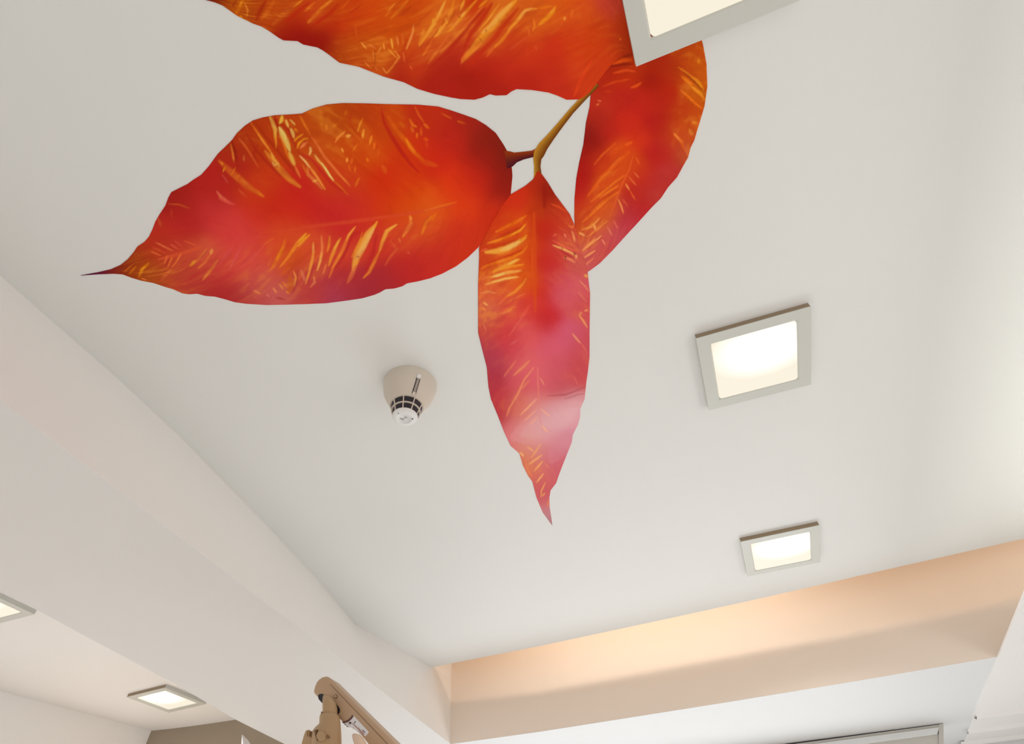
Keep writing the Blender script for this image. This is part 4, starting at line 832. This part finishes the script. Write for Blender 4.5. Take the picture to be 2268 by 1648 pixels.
# ---- leaf 2: large top leaf, running out of the picture
l2_bot = [(1408, 122), (1395, 128), (1372, 126), (1350, 148), (1330, 173), (1307, 203.7), (1295, 214), (1282.7, 220.4), (1255, 221), (1235, 212), (1214.8, 205), (1177.8, 199.4), (1143.8, 197.5), (1132, 203), (1122, 211), (1097.5, 211.7), (1085, 208.6), (1069.8, 216), (1051, 221), (1020, 219.5), (998.8, 216), (961.7, 208), (925, 197), (894, 182), (850.6, 170), (795, 148), (752, 139), (740, 130), (727, 120), (714, 111), (702.5, 105), (671.6, 98.8), (659, 91), (628, 89.5), (616, 83), (598, 70), (579, 58.6), (560, 52), (548, 46), (535, 40), (523.5, 34), (507, 22), (492.6, 12), (475, 5), (455.6, 0), (440, -8), (400, -35)]
l2_top = [(1408, 122), (1398, 80), (1388, 40), (1376, -10), (1350, -60), (1290, -110), (1200, -150), (1080, -160), (940, -150), (800, -135), (660, -110), (520, -75), (400, -36)]
l2_mid = [(1408, 122), (1380, 70), (1340, 10), (1290, -18), (1200, -24), (1100, -24), (1000, -24), (900, -24), (800, -24), (700, -24), (600, -24), (500, -28), (400, -35)]
l2_base = a8([(50,20,120,20,5),(150,60,190,80,0),(250,60,200,100,0),(280,130,195,90,0),(330,180,160,40,0),(420,80,170,40,5),(480,130,205,85,10),(560,150,195,70,5),(560,60,205,90,10),(700,60,200,90,10),(700,150,190,40,5),(620,280,160,25,0),(750,200,180,30,0),(780,300,150,15,0),(900,350,155,15,0),(1050,400,150,15,0),(850,100,205,60,10),(1000,100,205,80,20),(950,180,200,60,15),(1100,80,200,70,0),(1100,230,190,35,5),(1250,100,205,65,5),(1300,250,210,60,0),(1250,350,200,60,5),(1200,480,175,55,5),(1300,450,200,90,10),(1400,350,205,80,5),(1500,150,212,70,0),(1450,520,205,85,10),(1600,450,212,90,10),(1600,600,210,90,15),(1650,250,208,75,5),(1750,150,215,85,5),(1850,100,205,70,0),(1950,80,215,80,10),(1800,400,208,80,5),(1900,450,212,70,15),(1850,620,190,50,15),(1750,690,180,35,15),(2000,600,200,55,20),(2050,300,220,100,20),(2000,450,210,80,20),(2200,150,220,100,20),(2150,450,215,75,30),(2100,750,175,32,15),(2200,650,180,32,18),(2200,880,180,30,20),(1400,620,190,60,10)]) + a9([(100,600,205,60,15),(200,450,215,85,25),(300,300,225,110,25),(450,250,225,110,30),(600,300,215,80,30),(500,450,190,40,20),(400,600,180,35,15),(300,750,178,32,12),(600,800,170,28,10),(500,920,180,32,15),(750,700,180,30,12),(900,650,195,40,18),(800,850,178,32,15),(700,550,200,45,20),(600,450,205,60,20),(750,350,222,105,30),(850,200,222,105,25),(950,100,222,105,25),(700,150,205,55,5),(1000,300,205,60,15),(900,400,212,75,20),(1050,420,205,60,20),(1000,550,200,45,20),(1200,300,218,85,20),(1150,150,215,90,20),(1300,150,220,95,20),(1450,100,222,90,15),(1200,500,210,55,18),(1400,450,208,50,18),(1300,650,202,45,18),(1200,800,190,36,18),(1450,750,200,45,20),(1500,900,200,45,20),(1600,350,212,60,15),(1650,700,212,60,20),(1700,500,212,60,10),(1600,200,218,80,20),(1750,100,220,80,20),(1850,350,208,60,8),(1900,200,200,65,5),(1980,60,200,65,40),(1950,30,200,60,45),(2050,250,190,50,10),(2080,400,185,55,10),(1950,500,208,62,12),(1900,650,210,60,15),(1780,800,210,60,15),(2100,480,180,45,5)])
l2_str = [
 (8, (212,110,10), .8, a8([(260,0),(210,90),(180,150)])), (4, (235,145,20), .8, a8([(240,10),(220,60)])), (4, (235,140,40), .7, a8([(270,30),(300,100),(290,160)])), (5, (150,30,0), .6, a8([(190,0),(150,70)])), (4, (230,140,30), .7, a8([(225,150),(245,170)])),
 (9, (212,95,15), .75, a8([(560,0),(490,110),(430,190)])), (9, (165,25,5), .6, a8([(480,0),(420,100),(380,200)])), (12, (205,90,20), .7, a8([(800,0),(660,120),(540,240)])), (4, (235,140,30), .8, a8([(830,0),(740,70)])), (10, (190,35,5), .6, a8([(900,20),(760,130),(660,220)])),
 (10, (218,100,25), .8, a8([(1110,0),(1000,100),(880,220)])), (4, (238,135,30), .8, a8([(1100,10),(1010,80),(960,130)])), (9, (190,30,5), .6, a8([(1180,40),(1080,140),(940,240)])), (5, (225,110,20), .7, a8([(950,20),(850,110)])), (5, (222,95,20), .6, a8([(1280,0),(1200,90)])), (4, (190,40,5), .6, a8([(1420,30),(1280,130)])),
 (6, (225,110,25), .8, a8([(1720,30),(1630,160)])), (6, (228,120,25), .8, a8([(1850,0),(1760,100),(1680,180)])), (5, (190,55,0), .6, a8([(1790,0),(1680,100)])), (6, (190,60,0), .6, a8([(1880,60),(1760,160)])),
 (3.5, (242,150,60), .9, a8([(1395,410),(1445,470)])), (4, (245,150,50), .9, a8([(1610,420),(1620,480)])), (4, (250,170,60), .9, a8([(1685,370),(1700,470)])), (3.5, (235,140,60), .8, a8([(1740,350),(1755,440)])), (3, (225,110,40), .7, a8([(1795,330),(1800,430)])), (3, (240,150,50), .8, a8([(1590,450),(1560,510)])), (3.5, (240,140,40), .8, a8([(1650,470),(1740,560)])), (3.5, (240,140,50), .8, a8([(1720,490),(1765,550),(1700,640),(1640,710)])), (3, (235,140,60), .8, a8([(1600,650),(1640,710)])), (3, (225,120,40), .7, a8([(1510,490),(1520,600)])), (3, (235,130,50), .7, a8([(1430,600),(1490,660)])), (3, (225,120,50), .7, a8([(1530,640),(1550,680)])), (3, (235,120,60), .6, a8([(1540,470),(1470,430)])), (4, (225,100,30), .6, a8([(1340,250),(1350,350)])), (2.5, (160,50,10), .6, a8([(1530,480),(1525,650)])),
 (4, (242,150,70), .9, a8([(1900,240),(1895,310),(1870,380),(1830,480)])), (3, (235,110,50), .7, a8([(1800,500),(1815,600)])), (5, (190,45,5), .6, a8([(1840,380),(1790,500)])),
 (8, (228,125,30), .8, a8([(2000,280),(1990,350),(1950,430)])), (5, (242,155,50), .9, a8([(2210,10),(2150,150),(2060,300),(1960,440)])), (5, (245,160,50), .9, a8([(2090,180),(2110,230),(2050,290)])), (5, (245,150,45), .9, a8([(2260,100),(2220,210),(2130,350)])), (4, (250,165,50), .9, a8([(2170,240),(2140,310)])), (5, (235,115,30), .7, a8([(2080,370),(2060,430),(1990,540)])), (3.5, (190,50,20), .7, a8([(2200,200),(2090,350),(2010,450)])), (4, (190,55,10), .5, a8([(2080,100),(1930,230)])), (6, (195,60,15), .6, a8([(1920,480),(1860,570),(1880,660)])), (3, (240,90,40), .8, a8([(1870,640),(1885,670)])),
 (6, (225,105,35), .6, a8([(2268,300),(2180,420),(2040,620)])), (10, (185,35,15), .7, a9([(760,80),(620,230),(500,380),(380,520),(220,660)])),
 (5, (242,145,40), .85, a9([(380,0),(320,120),(240,260),(120,450)])), (3, (252,175,75), .8, a9([(370,20),(300,160)])), (4, (250,160,50), .85, a9([(260,180),(250,250),(210,310)])), (6, (235,130,30), .8, a9([(460,0),(430,140),(380,230)])), (4, (250,165,50), .85, a9([(375,170),(395,230)])), (4, (250,160,45), .85, a9([(340,260),(310,320),(270,360)])), (7, (240,145,30), .85, a9([(680,0),(570,120),(480,230),(400,310)])), (5, (248,165,50), .85, a9([(560,0),(520,100)])), (4, (252,180,80), .85, a9([(570,110),(530,160)])), (2, (120,50,10), .8, a9([(510,160),(525,175)])), (5, (240,140,20), .8, a9([(780,0),(700,70)])), (6, (230,110,40), .7, a9([(740,60),(600,220),(470,370),(330,500)])), (5, (240,140,60), .7, a9([(500,200),(440,270)])), (3, (190,60,10), .6, a9([(480,80),(430,200),(350,300)])),
 (11, (195,40,10), .8, a9([(830,30),(720,200),(620,330),(560,460)])), (11, (200,45,10), .8, a9([(1080,80),(940,250),(840,380),(700,530),(620,620)])),
 (17, (240,150,35), .93, a9([(1060,0),(950,110),(850,230),(760,330),(660,450),(570,560)])), (11, (245,168,70), .85, a9([(1020,30),(900,150),(820,250),(730,320)])), (3, (245,165,40), .85, a9([(900,40),(830,130),(770,220),(700,290)])), (9, (230,115,35), .8, a9([(720,400),(630,500),(540,600)])), (2.5, (180,60,10), .8, a9([(770,280),(770,310)])), (2, (190,90,20), .7, a9([(700,360),(740,410)])), (4, (238,120,40), .8, a9([(600,470),(540,570),(530,620)])),
 (8, (243,150,40), .9, a9([(1260,80),(1150,100),(1080,190),(980,300)])), (4, (250,180,80), .85, a9([(1220,75),(1140,110),(1080,190)])), (7, (235,125,30), .85, a9([(1000,290),(920,390),(850,460)])), (5, (228,95,30), .7, a9([(850,460),(770,550)])), (6, (235,120,20), .7, a9([(1280,80),(1420,60)])), (9, (242,145,25), .85, a9([(1440,60),(1420,110),(1350,180),(1280,240)])), (4, (250,165,50), .8, a9([(1430,80),(1390,130)])), (5, (240,125,30), .8, a9([(1230,180),(1240,250),(1220,300)])), (4, (235,110,40), .7, a9([(1180,280),(1190,350)])), (5, (240,130,40), .85, a9([(1540,160),(1520,200)])), (3, (250,170,70), .8, a9([(1530,165),(1525,190)])), (5, (235,110,30), .7, a9([(1610,90),(1590,170)])), (8, (222,90,25), .6, a9([(1520,200),(1460,270),(1390,340)])), (5, (222,85,40), .5, a9([(1240,440),(1260,480)])), (6, (220,85,35), .5, a9([(1180,350),(1080,420),(1000,480)])),
 (4, (240,110,30), .7, a9([(2060,370),(2075,390)])), (10, (200,60,40), .5, a9([(1930,0),(1990,120),(2010,180)])), (7, (150,35,0), .8, a9([(2180,520),(2100,550),(2040,590)])), (6, (240,90,20), .9, a9([(2180,575),(2100,595),(2000,620)])), (7, (130,15,5), .85, a9([(2200,615),(2080,630),(1980,650),(1930,700)])), (8, (225,65,20), .8, a9([(1620,930),(1680,780),(1800,560)])),
]
leaf('leaf', l2_bot, l2_top, l2_mid, 480, 105, 8, 0.0013, l2_base, l2_str, 0.25, 60, dec, sig=20, label='largest orange leaf, cut off by the top edge', seed=11)

# stem
st_px = [(1322, 186, 14), (1306, 203, 13), (1291, 219, 12), (1265, 247, 12), (1240, 278, 14), (1220, 303, 17), (1203, 324, 22), (1194, 340, 24), (1190, 352, 18), (1190, 368, 14), (1191, 384, 16), (1191, 400, 18)]
br_px = [(1198, 333, 16), (1180, 341, 14), (1158, 345, 17), (1142, 349, 22), (1132, 352, 34), (1120, 354, 40)]


def ribbon(px, zoff, cols):
    bm = bmesh.new(); cl = bm.verts.layers.float_color.new('ink'); rows = []
    p = np.array(px, float)
    for i in range(len(p)):
        a = p[max(0, i - 1)]; b = p[min(len(p) - 1, i + 1)]; t = (b - a)[:2]; t /= np.hypot(*t); nn = np.array([-t[1], t[0]])
        r = []
        for k in range(7):
            q = p[i, :2] + nn * p[i, 2] * (k / 6 - 0.5)
            v = bm.verts.new(Vector(P(*onz(q[0], q[1], 1 - zoff / S))) - Vector(dec.location))
            c = s2l(np.array(cols[0]) * (1 - k / 6) + np.array(cols[1]) * (k / 6)) * GAIN
            v[cl] = (*c, 1); r.append(v)
        rows.append(r)
    for a, b in zip(rows, rows[1:]):
        for k in range(6): bm.faces.new((a[k], a[k + 1], b[k + 1], b[k]))
    ex = bmesh.ops.extrude_face_region(bm, geom=bm.faces[:])
    bmesh.ops.translate(bm, verts=[v for v in ex['geom'] if isinstance(v, bmesh.types.BMVert)], vec=(0, 0, zoff * 0.9))
    return bm


obj('stem', ribbon(st_px, 0.0012, ((110, 55, 5), (190, 135, 40))), M_ink_leaf, dec)
obj('stem', ribbon(br_px, 0.0011, ((75, 15, 30), (150, 55, 5))), M_ink_leaf, dec)
